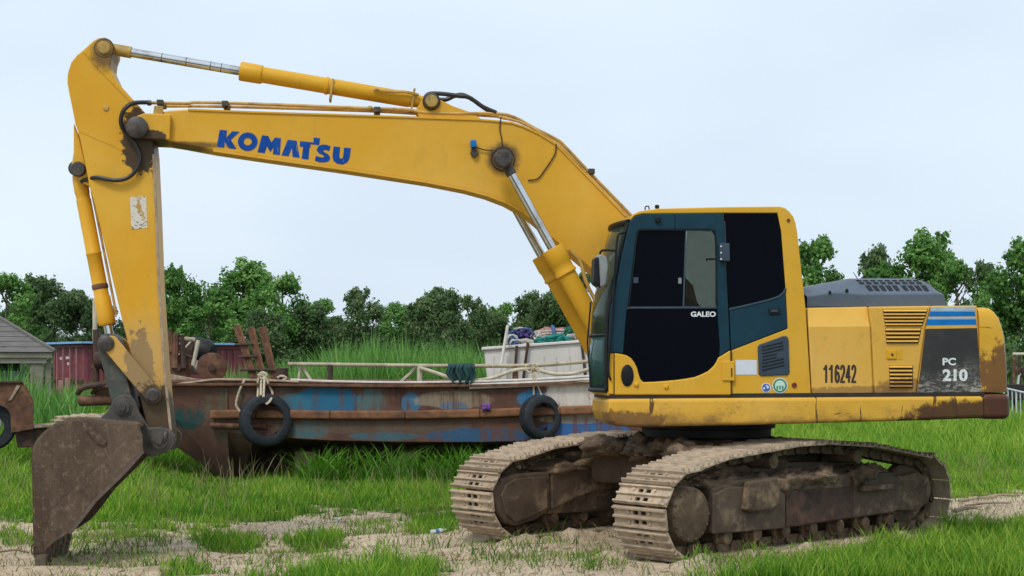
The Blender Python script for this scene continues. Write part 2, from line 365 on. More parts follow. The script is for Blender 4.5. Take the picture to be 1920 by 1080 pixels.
leafmat('leaf_dark', (.034, .078, .030), (.10, .18, .060), (.25, .33, .14), .42)
leafmat('grass', (.022, .100, .006), (.115, .30, .014), (.38, .52, .065), .38)
leafmat('dry_grass', (.09, .10, .04), (.17, .19, .06), (.34, .30, .15), .3)
leafmat('reed', (.045, .15, .022), (.105, .28, .045), (.27, .45, .12), .38)

# ------------------------------------------------------------------ ground
def ground_h(x, y):
    x = np.asarray(x, float); y = np.asarray(y, float)
    sl = np.clip((0.6-x)/3.2, 0, 1); sl = sl*sl*(3-2*sl)
    near = np.clip((19.5-y)/3.5, 0, 1)
    h = -.15*sl*near
    band = np.clip(1-np.abs(y-14.6)/4.2, 0, 1)
    on_tracks = np.clip(1-np.hypot((x-CX)/2.6, (y-CY)/2.4), 0, 1)
    h = h+band*(1-np.minimum(1, on_tracks*6))*(.022*np.sin(y*5.1+.35*np.sin(x*.9)+x*.5)+.014*np.sin(x*3.3+y*1.7)+.010*np.sin(x*7.9-y*6.1))
    t_ = R(YAW_T); a_ = -(x-CX)*math.cos(t_)-(y-CY)*math.sin(t_); b_ = (x-CX)*math.sin(t_)-(y-CY)*math.cos(t_)
    be = np.abs(np.abs(b_)-1.1)
    h = h+(.05+.03*np.sin(a_*9+b_*3)+.02*np.sin(a_*23))*np.exp(-((be-.42)/.09)**2)*np.clip((2.3-np.abs(a_))/.4, 0, 1)-.02*(be < .33)*(np.abs(a_) < 1.9)
    behind = np.clip((-a_-1.9)/.4, 0, 1)*np.clip((6-np.abs(a_))/2, 0, 1)*(be < .33)      # prints of the shoes left behind the machine
    h = h+behind*(-.03+.02*np.sin(a_*2*np.pi/.19))
    rut = (y-(13.35+.10*x))                    # wheel rut running along the dirt strip
    h = h-.045*np.exp(-(rut/.16)**2)*(x < .6)+.03*np.exp(-((rut-.34)/.14)**2)*(x < .6)
    rut2 = (y-(15.2+.16*x)); h = h-.03*np.exp(-(rut2/.2)**2)*(x < .3)
    return h
def pix(x, y): return 960+FPX*x/y, YH+FPX*EYE/y
def lumps(x, y):                              # smooth pseudo noise -1..1
    return (np.sin(x*1.7+1.3*np.sin(y*.9))+np.sin(y*2.3+1.1*np.sin(x*1.3+2))+np.sin((x+y)*3.7+np.sin(x*4.1)))/3
FB = np.array([[-400, 955], [0, 958], [120, 962], [230, 972], [330, 962], [480, 962], [580, 950], [700, 946], [840, 952], [900, 946], [1000, 930], [1200, 902], [1700, 915], [1790, 926], [1920, 918], [2400, 905]])
FG = np.array([[-400, 1400], [1080, 1400], [1180, 1110], [1260, 1082], [1420, 1072], [1540, 1050], [1700, 1018], [1790, 996], [1920, 972], [2400, 950]])
PATCH = [(655, 1068, 165, 30, 1), (350, 1041, 60, 10, .8), (602, 993, 62, 14, .9), (430, 990, 65, 13, .75), (815, 972, 62, 15, .9), (225, 990, 120, 14, .35), (35, 985, 45, 12, .5),
         (705, 972, 40, 10, .4), (165, 1030, 60, 22, .12), (260, 1020, 60, 25, .16), (545, 1010, 40, 14, .2), (1000, 1040, 120, 26, .10), (1130, 1050, 60, 18, .25), (1400, 1052, 170, 22, .45)]
def grass_amount(x, y):
    x = np.asarray(x, float); y = np.asarray(y, float)
    px, py = pix(x, y); n = lumps(x*1.9, y*1.9)*11+lumps(x*5+3, y*5)*9+lumps(x*13+1, y*11)*7
    far = np.clip((np.interp(px, FB[:, 0], FB[:, 1])-py+n)/14+.5, 0, 1)
    fg = np.clip((py-np.interp(px, FG[:, 0], FG[:, 1])+n)/16+.4, 0, 1)
    g = np.maximum(far, fg)
    for cx, cy, rx, ry, am in PATCH:
        d = np.hypot((px-cx)/rx, (py-cy)/ry)+n*.03
        g = np.maximum(g, am*np.clip((1.15-d)/.45, 0, 1))
    return g
xs = np.concatenate([[-3000, -900, -300, -120, -60, -32], np.arange(-18, -8, .5), np.arange(-8, 9, .07), np.arange(9, 18, .5), [32, 60, 120, 300, 900, 3000]])
ys = np.concatenate([[-40, -5, 3, 7, 9.5], np.arange(11, 20, .06), np.arange(20, 34, .5), np.arange(34, 90, 4), [110, 180, 400, 1000, 2500, 5000]])
gx, gy = np.meshgrid(xs, ys); gz = ground_h(gx, gy)
nr, nc = gx.shape
gv = np.stack([gx, gy, gz], -1).reshape(-1, 3)
ii = (np.arange(nr-1)[:, None]*nc+np.arange(nc-1)[None]).reshape(-1)
gf = np.stack([ii, ii+1, ii+nc+1, ii+nc], 1)
def np_mesh(name, verts, faces_flat, loop_tot, mat, tint=None, smooth=False, attr='tint'):
    me = bpy.data.meshes.new(name); me.vertices.add(len(verts)); me.vertices.foreach_set('co', np.asarray(verts, np.float32).ravel())
    lt = np.asarray(loop_tot, np.int32); me.loops.add(int(lt.sum())); me.loops.foreach_set('vertex_index', np.asarray(faces_flat, np.int32).ravel())
    me.polygons.add(len(lt)); ls = np.concatenate([[0], np.cumsum(lt)[:-1]]).astype(np.int32); me.polygons.foreach_set('loop_start', ls)
    try: me.polygons.foreach_set('loop_total', lt)
    except Exception: pass
    if tint is not None:
        a = me.attributes.new(attr, 'FLOAT', 'POINT'); a.data.foreach_set('value', np.asarray(tint, np.float32))
    me.update(calc_edges=True)
    if smooth: me.polygons.foreach_set('use_smooth', np.ones(len(lt), bool))
    if mat: me.materials.append(M[mat])
    return me
t = NT('ground')
ga = t.nd('ShaderNodeAttribute', attribute_name='green').outputs['Fac']
soil = t.mix(t.ramp(t.noise(.9, 6, .6), .35, .68), (.62, .485, .335), (.78, .635, .46))
soil = t.mix(t.ramp(t.noise(6, 8, .75), .42, .72), soil, (.44, .33, .22))
soil = t.mix(t.math('MULTIPLY', t.ramp(t.noise(26, 6, .7, (1, .5, 1)), .56, .66), .7), soil, (.86, .73, .56))
soil = t.mix(t.math('MULTIPLY', t.ramp(t.noise(55, 4, .7, loc=(3, 1, 0)), .60, .68), .8), soil, (.10, .08, .055))
mudr = t.ramp(t.noise(1.6, 5, .6, loc=(8, 2, 0)), .55, .7)
soil = t.mix(t.math('MULTIPLY', mudr, .45), soil, (.42, .305, .20))
turf = t.mix(t.noise(3, 7, .7), (.018, .048, .009), (.06, .13, .02))
ge = t.math('ADD', ga, t.math('MULTIPLY', t.math('SUBTRACT', t.noise(9, 6, .7), .5), .5))
t.color(t.mix(t.ramp(ge, .35, .75), soil, turf)).rough(.95); t.b.inputs['Specular IOR Level'].default_value = .1
t.bump(t.math('ADD', t.noise(14, 8, .75), t.math('MULTIPLY', t.noise(60, 4, .7), .35)), .9, .05)
gm = np_mesh('ground', gv, gf.ravel(), np.full(len(gf), 4), 'ground', grass_amount(gx.ravel(), np.maximum(gy.ravel(), 4)), True, 'green')
ground = bpy.data.objects.new('ground', gm); COL.objects.link(ground); tag(ground, kind='structure')

# ------------------------------------------------------------------ excavator
EX = empty('excavator', (CX, CY, 0), R(180+YAW_U), 'large yellow crawler excavator with dark cab and its bucket on the ground', 'excavator')
def UL(pts, lat): return [U(x, y, lat) for x, y in pts]
def TL(pts, lat): return [T(x, y, lat) for x, y in pts]
def side(name, pts, lat, thick, mat, parent=EX, bevel=0, seg=2, inward=True):    # plate traced on the near plane lat, going inward by thick
    return MB().prism(UL(pts, lat), lat-thick, lat).build(name, mat, parent, bevel, seg)
def text_part(name, s, x0, y0, x1, y1, lat, mat, parent, bold=.02, depth=.004):   # lettering filling a measured box on the plane lat
    cu = bpy.data.curves.new(name, 'FONT'); cu.body = s; cu.offset = bold; cu.resolution_u = 4
    tmp = bpy.data.objects.new('tmp', cu); COL.objects.link(tmp); dg = bpy.context.evaluated_depsgraph_get()
    src = bpy.data.meshes.new_from_object(tmp.evaluated_get(dg)); bpy.data.objects.remove(tmp)
    v = np.array([p.co[:] for p in src.vertices]); f = [tuple(p.vertices) for p in src.polygons]
    mn, mx = v.min(0), v.max(0); a0, z1 = U(x0, y0, lat); a1, z0 = U(x1, y1, lat)
    za, zb = U(x0, y1, lat)[1], U(x1, y1, lat)[1]
    tx = (v[:, 0]-mn[0])/(mx[0]-mn[0]); ty = (v[:, 1]-mn[1])/(mx[1]-mn[1])
    vs = [(a0+(a1-a0)*X, lat+depth, (za+(zb-za)*X)+ty_*(z1-za)) for X, ty_ in zip(tx, ty)]
    return MB().add(vs, f).build(name, mat, parent)

# --- tracks (frame of their own: rotated child meshes)
def trk(o): o.rotation_euler = (0, 0, R(YAW_T-YAW_U)); return o
rF, rB = .362, .357
prof = arc2((1.64, .392), rF, -90, 90, 14)+[(1.25, .838), (.8, .876), (.3, .918), (-.15, .92), (-.85, .868)]+arc2((-1.63, .388), rB, 90, 270, 14)
def resample(poly, n):
    P = [Vector((p[0], 0, p[1])) for p in poly]+[Vector((poly[0][0], 0, poly[0][1]))]
    L = [0]
    for i in range(len(P)-1): L.append(L[-1]+(P[i+1]-P[i]).length)
    out = []
    for k in range(n):
        d = L[-1]*k/n
        i = max(j for j in range(len(L)) if L[j] <= d+1e-9); i = min(i, len(P)-2)
        tt = (d-L[i])/(L[i+1]-L[i]); p = P[i].lerp(P[i+1], tt); tg = (P[i+1]-P[i]).normalized(); out.append((p, tg))
    return out, L[-1]
NSH = 48
path, plen = resample(prof, NSH); pitch = plen/NSH
sh = MB(); hw = .30; hp = pitch/2-.004        # shoe: x along the track, y lateral, z outward
for y0, y1 in ((-hw, -.075), (-.015, .015), (.075, hw)): sh.box(((0), (y0+y1)/2, .006), (2*hp, y1-y0, .014))
for x0, x1 in ((-hp, -.055), (-.022, .022), (.055, hp)):
    for y in (-.045, .045): sh.box(((x0+x1)/2, y, .006), (x1-x0, .06, .014))
for x, h in ((-hp+.012, .030), (.0, .024), (hp-.014, .027)):
    vs = []
    for y in (-hw, hw): vs += [(x-.014, y, .012), (x+.014, y, .012), (x+.007, y, .012+h), (x-.007, y, .012+h)]
    sh.add(vs, [(0, 1, 2, 3), (7, 6, 5, 4), (0, 4, 5, 1), (1, 5, 6, 2), (2, 6, 7, 3), (3, 7, 4, 0)])
for x in (-.045, .045):
    for y in (-.12, .12): sh.lathe([(.014, .012), (.014, .026), (.001, .026)], (x, y, 0), (0, 0, 1), 6, False)
shoe0 = None
for sgn in (1, -1):
    lat = 1.1*sgn
    ch = MB()
    for p, tg in path:
        nrm = Vector((tg.z, 0, -tg.x)); rot = Matrix((tg, Vector((0, 1, 0)), nrm)).transposed()
        for y in (-.085, .085):
            ch.box(p-nrm*.045+Vector((0, lat+y, 0)), (pitch*.86, .035, .085), rot)
            ch.cyl(p-nrm*.05+tg*pitch*.5+Vector((0, lat+y*1.3-.02, 0)), p-nrm*.05+tg*pitch*.5+Vector((0, lat+y*1.3+.02, 0)), .034, 8)
    chain = trk(ch.build('track_chain', 'track_mud', EX))
    for k, (p, tg) in enumerate(path):
        nrm = Vector((tg.z, 0, -tg.x)); rot = Matrix((tg, Vector((0, 1, 0)), nrm)).transposed().to_4x4()
        if shoe0 is None: shoe0 = s_ = sh.build('track_shoe', 'shoe_steel', chain)
        else: s_ = child_copy(shoe0, chain)
        s_.name = 'track_shoe'
        jit = Matrix.Rotation(R(random.uniform(-1.6, 1.6)), 4, 'Y')
        s_.matrix_parent_inverse = Matrix.Identity(4)
        s_.matrix_local = Matrix.Translation(p+Vector((0, lat+random.uniform(-.004, .004), 0))) @ rot @ jit
    o_ = sgn                                   # wheels, frame
    ax = (0, sgn, 0)
    trk(MB().lathe([(.001, -.09), (.25, -.09), (.30, -.05), (.315, -.02), (.315, .02), (.30, .05), (.25, .08), (.235, .20), (.225, .225), (.19, .24), (.001, .245)], (1.64, lat, .39), ax, 36).build('final_drive', 'track_mud', EX))
    for k in range(14):
        a = 2*math.pi*k/14; trk(MB().cyl((1.64+.205*math.cos(a), lat+sgn*.225, .39+.205*math.sin(a)), (1.64+.205*math.cos(a), lat+sgn*.243, .39+.205*math.sin(a)), .012, 6).build('hub_bolt', 'track_mud', EX))
    trk(MB().lathe([(.001, -.16), (.12, -.16), (.13, -.08), (.25, -.07), (.30, -.04), (.312, 0), (.30, .04), (.25, .07), (.13, .08), (.12, .17), (.10, .19), (.001, .19)], (-1.63, lat, .39), ax, 36).build('idler_wheel', 'track_mud', EX))
    trk(MB().prism([(-1.05, .27), (-1.60, .22), (-1.78, .30), (-1.84, .42), (-1.78, .55), (-1.60, .60), (-1.05, .55)], lat+sgn*.13, lat+sgn*.20).build('idler_yoke', 'track_mud', EX, .02))
    trk(MB().prism([(1.38, .215), (1.38, .60), (1.10, .66), (-1.15, .62), (-1.30, .52), (-1.30, .27), (-1.18, .235), (.5, .195)], lat-.20, lat+.22).build('track_frame', 'track_frame_paint', EX, .025))
    trk(MB().prism([(1.39, .215), (1.39, .55), (1.2, .60), (.45, .57), (.45, .20)], lat+sgn*.22, lat+sgn*.25).build('frame_plate', 'track_frame_paint', EX, .012))
    trk(MB().prism([(.42, .21), (.42, .52), (-.55, .52), (-.55, .235)], lat+sgn*.22, lat+sgn*.232).build('frame_plate', 'rust_dark', EX, .006))
    trk(MB().prism([(1.05, .40), (1.0, .64), (.62, .66), (.58, .42), (.70, .385), (.95, .375)], lat+sgn*.24, lat+sgn*.31).build('step_bracket', 'track_mud', EX, .02))
    trk(MB().prism([(-.62, .47), (-.62, .52), (-1.10, .52), (-1.10, .47)], lat+sgn*.22, lat+sgn*.29).build('step_bracket', 'track_mud', EX, .01))
    for k in range(7):
        a = 1.15-k*.385
        trk(MB().lathe([(.001, -.20), (.05, -.20), (.06, -.14), (.095, -.135), (.10, -.11), (.075, -.09), (.075, .09), (.10, .11), (.095, .135), (.06, .14), (.055, .20), (.001, .21)], (a, lat, .165), ax, 18).build('track_roller', 'track_mud', EX))
    for a in (.55, -.65):
        trk(MB().lathe([(.001, -.13), (.07, -.13), (.07, .12), (.06, .20), (.001, .205)], (a, lat, .79), ax, 20).build('carrier_roller', 'track_mud', EX))
        trk(MB().prism([(a-.07, .58), (a+.07, .58), (a+.05, .82), (a-.05, .82)], lat-sgn*.19, lat-sgn*.13).build('roller_bracket', 'track_mud', EX, .01))
    # inner motor guard and arched leg towards the centre
    li = sgn*.83
    g_ = TL([(925, 935), (928, 912), (940, 897), (965, 888), (1032, 884), (1034, 957), (1005, 975), (970, 987), (948, 982), (934, 965)], -.83)
    trk(MB().prism(g_, li, li+sgn*.12).build('motor_guard', 'track_frame_paint', EX, .03, 3))
    g2 = TL([(940, 930), (950, 908), (968, 897), (1026, 893), (1028, 952), (1000, 968), (968, 980), (950, 965)], -.81)
    trk(MB().prism(g2, li-sgn*.02, li).build('motor_cover', 'track_frame_paint', EX, .012))
    leg = TL([(1036, 884), (1100, 862), (1190, 850), (1330, 850), (1330, 915), (1190, 912), (1120, 920), (1065, 943), (1036, 957)], -.82)
    trk(MB().prism(leg, li+sgn*.005, li+sgn*.2).build('frame_leg', 'track_frame_paint', EX, .02))
def lump(name, mat, centres, parent, seed=0, amp=.45, fr=9, sub=3):
    bm = bmesh.new()
    for c, r in centres:
        g = bmesh.ops.create_icosphere(bm, subdivisions=sub, radius=1)
        for v in g['verts']:
            n = mnoise.fractal(v.co*1.7+Vector((c[0]*5+seed, c[1]*5, c[2]*5)), 1, 2, 4)
            d = 1+amp*n
            v.co = Vector((c[0]+v.co.x*r[0]*d, c[1]+v.co.y*r[1]*d, c[2]+v.co.z*r[2]*d))
    me = bpy.data.meshes.new(name); bm.to_mesh(me); bm.free(); me.materials.append(M[mat])
    me.polygons.foreach_set('use_smooth', [True]*len(me.polygons))
    o = bpy.data.objects.new(name, me); COL.objects.link(o); o.parent = parent; return o
for sgn in (1, -1):
    lat = 1.1*sgn
    trk(lump('caked_mud', 'track_mud', [((random.uniform(-1.2, 1.2), lat+sgn*random.uniform(.03, .2), .61+random.uniform(-.02, .02)), (random.uniform(.09, .26), random.uniform(.06, .11), random.uniform(.03, .10))) for k in range(26)], EX, sgn*3, .7))
    trk(lump('caked_mud', 'track_mud', [((1.0, lat-sgn*.14, .64), (.32, .14, .07)), ((.6, lat-sgn*.2, .72), (.35, .12, .10)), ((.2, lat-sgn*.22, .78), (.3, .14, .10))], EX, 5+sgn, .6))
trk(MB().plan([(.75, -.85), (.75, .85), (-.75, .85), (-.75, -.85)], .5, .86).build('centre_frame', 'track_frame_paint', EX, .05))
trk(lump('caked_mud', 'track_mud', [((random.uniform(-.6, 1.0), random.uniform(-.75, .75), .86+random.uniform(-.02, .03)), (random.uniform(.14, .34), random.uniform(.1, .26), random.uniform(.05, .12))) for k in range(26)], EX, 11, .7))
MB().lathe([(.001, .80), (.66, .80), (.68, .86), (.68, .94), (.62, .96), (.62, 1.03), (.66, 1.04), (.66, 1.10), (.001, 1.10)], (0, 0, 0), (0, 0, 1), 48).build('slew_ring', 'dark_steel', EX)

# --- revolving frame
SK = [(1141, 748), (1845, 743), (1847, 784), (1700, 789), (1400, 797), (1180, 801), (1158, 799), (1146, 790), (1141, 774)]
MB().prism(UL(SK, 1.335), .36, 1.335).build('side_skirt', 'yellow_skirt', EX, .03, 3)
skR = [(min(a, .62), z) for a, z in UL(SK, 1.335)]
skR = [(.62, max(z for a, z in skR)), *[q for q in skR if q[0] < .6], (.62, min(z for a, z in skR)+.02)]
MB().prism(skR, -1.335, -.5).build('side_skirt', 'yellow_skirt', EX, .03, 3)
MB().box((-.6, -.07, 1.22), (3.0, .84, .22)).build('frame_deck', 'dark_steel', EX)
side('shadow_strip', [(1146, 739), (1846, 735), (1846, 745), (1146, 750)], 1.30, 1.0, 'dark_steel')
for s_ in (.30, -.30): MB().prism([(.9, 1.2), (.75, 1.5), (.42, 2.3), (.22, 2.3), (-.5, 1.5), (-.6, 1.2)], s_-.04, s_+.04).build('boom_bracket', 'yellow_body', EX, .015)

# --- engine house
BODY = [(1514, 577), (1832, 573), (1842, 738), (1522, 741)]
bd = UL(BODY, 1.262)
eh = MB().prism(UL([(1629.2, 575.4), (1832, 573), (1842, 738), (1636.2, 739.6)], 1.262), -1.28, 1.262)
eh.prism(UL([(1516, 612), (1631, 611), (1636, 739.6), (1522, 741)], 1.262), -1.28, 1.26)
eh.prism(UL([(1514, 577), (1629, 575.4), (1630.8, 610.8), (1516, 611.8)], 1.262), -1.28, 1.18)
eh.build('engine_house', 'yellow_body', EX, .008)
_f = [UP(1516, 613, 1.29), UP(1632, 612, 1.29), UP(1637.5, 740, 1.29), UP(1523, 741.5, 1.29), UP(1513.5, 577, 1.215), UP(1626.5, 575, 1.215)]
_b = [v-Vector((0, .03, 0)) for v in _f]
MB().add(_f+_b, [(0, 1, 2, 3), (4, 5, 1, 0), (9, 8, 7, 6), (6, 7, 11, 10), (4, 10, 11, 5), (5, 11, 7, 1), (1, 7, 8, 2), (2, 8, 9, 3), (3, 9, 6, 0), (0, 6, 10, 4)]).build('side_door', 'yellow_body', EX, .012, 3)
rp = side('rear_panel', [(1629, 575), (1746, 573.5), (1735, 614), (1717.5, 738.5), (1640, 740), (1634, 620)], 1.288, .03, 'yellow_body', bevel=.018, seg=3)
rd = side('decal_panel', [(1747, 573.5), (1829, 573), (1842, 737.5), (1719, 738.5), (1736, 614)], 1.288, .03, 'yellow_body', bevel=.012, seg=2)
# louvres
def louvre(x0, y0, x1, y1, xb0, xb1, n, parent):
    side('louvre_recess', [(x0, y0), (x1, y0), (xb1, y1), (xb0, y1)], 1.2895, .004, 'rust_dark', parent)
    for k in range(n):
        f0 = (k+.08)/n; f1 = (k+.60)/n
        L0, L1 = x0+(xb0-x0)*f0, x0+(xb0-x0)*f1; R0, R1 = x1+(xb1-x1)*f0, x1+(xb1-x1)*f1
        ya, yb = y0+(y1-y0)*f0, y0+(y1-y0)*f1
        p = [UP(L0+1, ya, 1.291), UP(R0-1, ya, 1.291), UP(R1-1, yb, 1.312), UP(L1+1, yb, 1.312)]
        sag = random.uniform(-.006, .006)
        q = [v+Vector((0, -.012, 0)) for v in p]
        MB().add(p+q, [(0, 1, 2, 3), (7, 6, 5, 4), (0, 4, 5, 1), (1, 5, 6, 2), (2, 6, 7, 3), (3, 7, 4, 0)]).build('louvre_slat', 'yellow_body', parent, .003)
louvre(1655, 580, 1740, 612, 1660, 1729, 5, rp)
louvre(1660, 615, 1728, 644, 1662, 1722, 4, rp)
louvre(1667, 685, 1712, 728, 1668, 1712, 6, rp)
side('latch_recess', [(1661, 655), (1692, 655), (1692, 674), (1661, 674)], 1.291, .004, 'yellow_cab', rp, .002)
side('latch', [(1664, 657), (1681, 657), (1681, 673), (1664, 673)], 1.30, .012, 'yellow_cab', rp, .004)
MB().cyl(UP(1673, 665, 1.30), UP(1673, 665, 1.304), .012, 10).build('key_hole', 'number_brown', rp)
# stripes, black decal, writing
side('pale_stripe', [(1746.5, 575.5), (1827, 575), (1827.6, 583), (1744.5, 583)], 1.2895, .003, 'stripe_pale', rd)
side('blue_stripe', [(1744, 584), (1827.7, 584), (1829, 593), (1741.5, 593.5)], 1.2895, .003, 'stripe_blue', rd)
side('pale_stripe', [(1741, 594.5), (1829, 594), (1829.5, 597.5), (1740, 598)], 1.2895, .003, 'stripe_pale', rd)
side('blue_stripe', [(1739.5, 599), (1829.7, 598.5), (1831, 609), (1736.6, 610)], 1.2895, .003, 'stripe_blue', rd)
side('black_decal', [(1735.5, 616.5), (1832, 615), (1840, 736), (1720.5, 737)], 1.2895, .003, 'decal_black', rd)
text_part('lettering', 'PC', 1767, 671, 1792, 685, 1.290, 'letter_white', rd, .035)
text_part('lettering', '210', 1767, 692, 1814, 715, 1.290, 'letter_white', rd, .04)
STROKES = {'1': [[(.05, .78), (.30, .86), (.52, 1.0)], [(.52, 1), (.52, 0)]],
           '6': [[(.82, .80), (.70, .94), (.50, 1), (.28, .92), (.16, .70), (.14, .32), (.22, .10), (.46, 0), (.72, .06), (.84, .22), (.84, .38), (.72, .54), (.48, .60), (.26, .52), (.16, .38)]],
           '2': [[(.15, .78), (.25, .94), (.48, 1), (.72, .94), (.82, .78), (.76, .58), (.50, .34), (.24, .14), (.14, .02)], [(.12, .02), (.86, .02)]],
           '4': [[(.64, 0), (.64, 1)], [(.64, 1), (.10, .32)], [(.08, .30), (.90, .30)]]}
def digit(ch, x0, x1, y0, y1, lat, th):
    m = MB(); e = 0
    for ln in STROKES[ch]:
        P_ = [UP(x0+(x1-x0)*u, y1+(y0-y1)*v, lat) for u, v in ln]
        for a, b in zip(P_[:-1], P_[1:]):
            d = (b-a).normalized(); n = Vector((-d.z, 0, d.x))*th; a2, b2 = a-d*th*.55, b+d*th*.55; e += .00025
            m.add([a2+n+Vector((0, e, 0)), b2+n+Vector((0, e, 0)), b2-n+Vector((0, e, 0)), a2-n+Vector((0, e, 0))], [(0, 1, 2, 3)])
    return m.build('number_lettering', 'number_brown', EX)
for k, ch in enumerate('116242'): digit(ch, 1544.5+k*10.4, 1553.3+k*10.4, 685.5, 716.5, 1.2915, .0095)
# counterweight
def cw_plan(r, a_front, bw): 
    pts = [(a_front, -bw), (a_front, bw)]
    th = math.asin(bw/r)
    for k in range(15):
        a = th-2*th*k/14; pts.append((-r*math.cos(a), r*math.sin(a)))
    return pts
zt = U(1840, 576, 1.29)[1]; zm = U(1845, 738, 1.29)[1]; zb_ = U(1847, 785, 1.3)[1]
lv_ = [(zm+.012, 0, 0), (zm+.03, 0, 0), (zm+.25, .004, 0), (zm+.5, .022, 0), (zt-.18, .045, .002), (zt-.09, .075, .012), (zt-.035, .115, .03), (zt-.008, .15, .055), (zt, .19, .09)]
cr_ = [[Vector((a, b, z)) for a, b in cw_plan(2.765-d1, -2.20, 1.287-d2)] for z, d1, d2 in lv_]
cr_ = [r+r[:1] for r in cr_]
cwm = MB().sheet(cr_, True); n1 = len(cr_[0]); cwm.f.append(tuple(range(n1-1))); cwm.f.append(tuple((len(cr_)-1)*n1+i for i in range(n1-1))); cwm.sm += [False, False]
cwo = cwm.build('counterweight', 'yellow_weight', EX)
MB().plan(cw_plan(2.785, -2.215, 1.325), zb_-.005, zm-.004).build('counterweight_base', 'yellow_weight', EX, .045, 4)
# hood
def hood_ring(px, ytop, yshould, ybase, latb=1.12, latt=.86):
    a = U(px, 560, 1.1)[0]; zb = U(px, ybase, 1.1)[1]; zs = U(px, yshould, 1.1)[1]; zt = U(px, ytop, .9)[1]
    return [(a, latb, zb), (a, latb, zs), (a, latt+.03, zt-.02), (a, latt-.06, zt), (a, -latt+.06, zt), (a, -latt-.03, zt-.02), (a, -latb, zs), (a, -latb, zb)]
rings = [hood_ring(1512, 541, 556, 575), hood_ring(1565, 531, 548, 575), hood_ring(1600, 523, 551, 575), hood_ring(1612, 521, 552, 575), hood_ring(1735, 521, 551, 574.5), hood_ring(1755, 528, 550, 574.5, 1.12, .88), hood_ring(1770, 545, 552, 574.5, 1.10, .95), hood_ring(1774, 566, 568, 574.5, 1.08, 1.0)]
hm = MB().sheet([[Vector(p) for p in r] for r in rings], False)
hood = hm.build('engine_hood', 'hood_grey', EX, .018, 3)
def hood_pt(px, f):                           # f: 0 at the shoulder, 1 at the top edge of the slanted face
    a = U(px, 560, 1.1)[0]; lo = Vector((a, 1.12, U(px, 551.3, 1.1)[1])); hi = Vector((a, .89, U(px, 521, .9)[1]-.02)); return lo.lerp(hi, f)
for k in range(9):                            # lower row of slots in the slanted face
    x = 1632+k*12.6+(4 if k > 4 else 0)
    q = [hood_pt(x, .22), hood_pt(x+7.5, .22), hood_pt(x+7, .60), hood_pt(x-2, .60)]
    n = Vector((0, .46, .89))
    MB().add([p+n*.003 for p in q]+[p-n*.02 for p in q], [(0, 1, 2, 3), (7, 6, 5, 4), (0, 4, 5, 1), (1, 5, 6, 2), (2, 6, 7, 3), (3, 7, 4, 0)]).build('vent_slot', 'slot_black', hood)
for row, (f0, f1) in enumerate(((.70, .84), (.90, 1.0))):
    for k in range(9):
        x = 1622+k*13.6-row*3
        q = [hood_pt(x, f0), hood_pt(x+9, f0), hood_pt(x+8.5, f1), hood_pt(x-.5, f1)]
        n = Vector((0, .46, .89))
        MB().add([p+n*.003 for p in q]+[p-n*.02 for p in q], [(0, 1, 2, 3), (7, 6, 5, 4), (0, 4, 5, 1), (1, 5, 6, 2), (2, 6, 7, 3), (3, 7, 4, 0)]).build('vent_slot', 'slot_black', hood)
for x, y in ((1556, 548), (1588, 544)): MB().cyl(UP(x, y, 1.0), UP(x, y, 1.135), .014, 10).build('hood_bolt', 'slot_black', hood)
# exhaust-side box on the right deck
MB().box((.35, -.95, 1.72), (1.1, .66, .72)).build('tool_box', 'yellow_body', EX, .05, 3)

# --- cab
CL = 1.29; CI = .34
cab = MB()
SHELL = [(1182, 413), (1184, 405), (1190, 400), (1198, 396), (1234, 391), (1358, 388), (1462, 387), (1472, 389.5), (1480, 396), (1488, 406), (1492, 418), (1495, 434), (1511, 579), (1521, 741), (1371.5, 741), (1371, 657), (1477, 616), (1473, 538), (1465, 434), (1458, 399.5), (1358, 399.5), (1204, 401), (1190, 405)]
cab = side('cab', SHELL, CL, .05, 'yellow_cab', bevel=.012, seg=3)
SHF = [(a, z) for a, z in UL(SHELL, CL)]
MB().prism(SHF, CI, CI+.05).build('far_side_frame', 'yellow_cab', cab, .01)
top = [(1184, 409), (1186, 404), (1198, 396.5), (1234, 391.5), (1358, 388.6), (1460, 387.6), (1476, 393), (1486, 405), (1490, 418), (1480, 418), (1470, 404), (1455, 400), (1358, 400), (1204, 402), (1192, 408)]
MB().prism(UL(top, CL), CI+.05, CL-.05).build('roof', 'yellow_cab', cab, .01)
MB().prism(UL([(1470, 545), (1506, 545), (1519, 740), (1480, 740)], CL), CI+.05, CL-.05).build('back_wall', 'black_trim', cab)
MB().prism(UL([(1152, 690), (1480, 690), (1480, 740), (1152, 740)], CL), CI+.05, CL-.05).build('cab_floor', 'black_trim', cab)
MB().prism(UL([(1170, 600), (1406, 600), (1406, 690), (1170, 690)], CL), CI+.03, CI+.05).build('far_lower_panel', 'black_trim', cab)
MB().prism(UL([(1400, 399), (1412, 399), (1420, 690), (1406, 690)], CL), CI+.03, CI+.05).build('far_pillar', 'black_trim', cab)
MB().prism(UL([(1414, 399.8), (1457, 399.8), (1464, 434), (1472, 538), (1476, 690), (1422, 690)], CL), CI+.02, CI+.028).build('far_rear_window', 'dark_glass', cab)
MB().prism(UL([(1186, 405), (1400, 400), (1406, 600), (1150, 600), (1173, 449)], CL), CI+.01, CI+.016).build('far_window', 'clear_pane', cab)
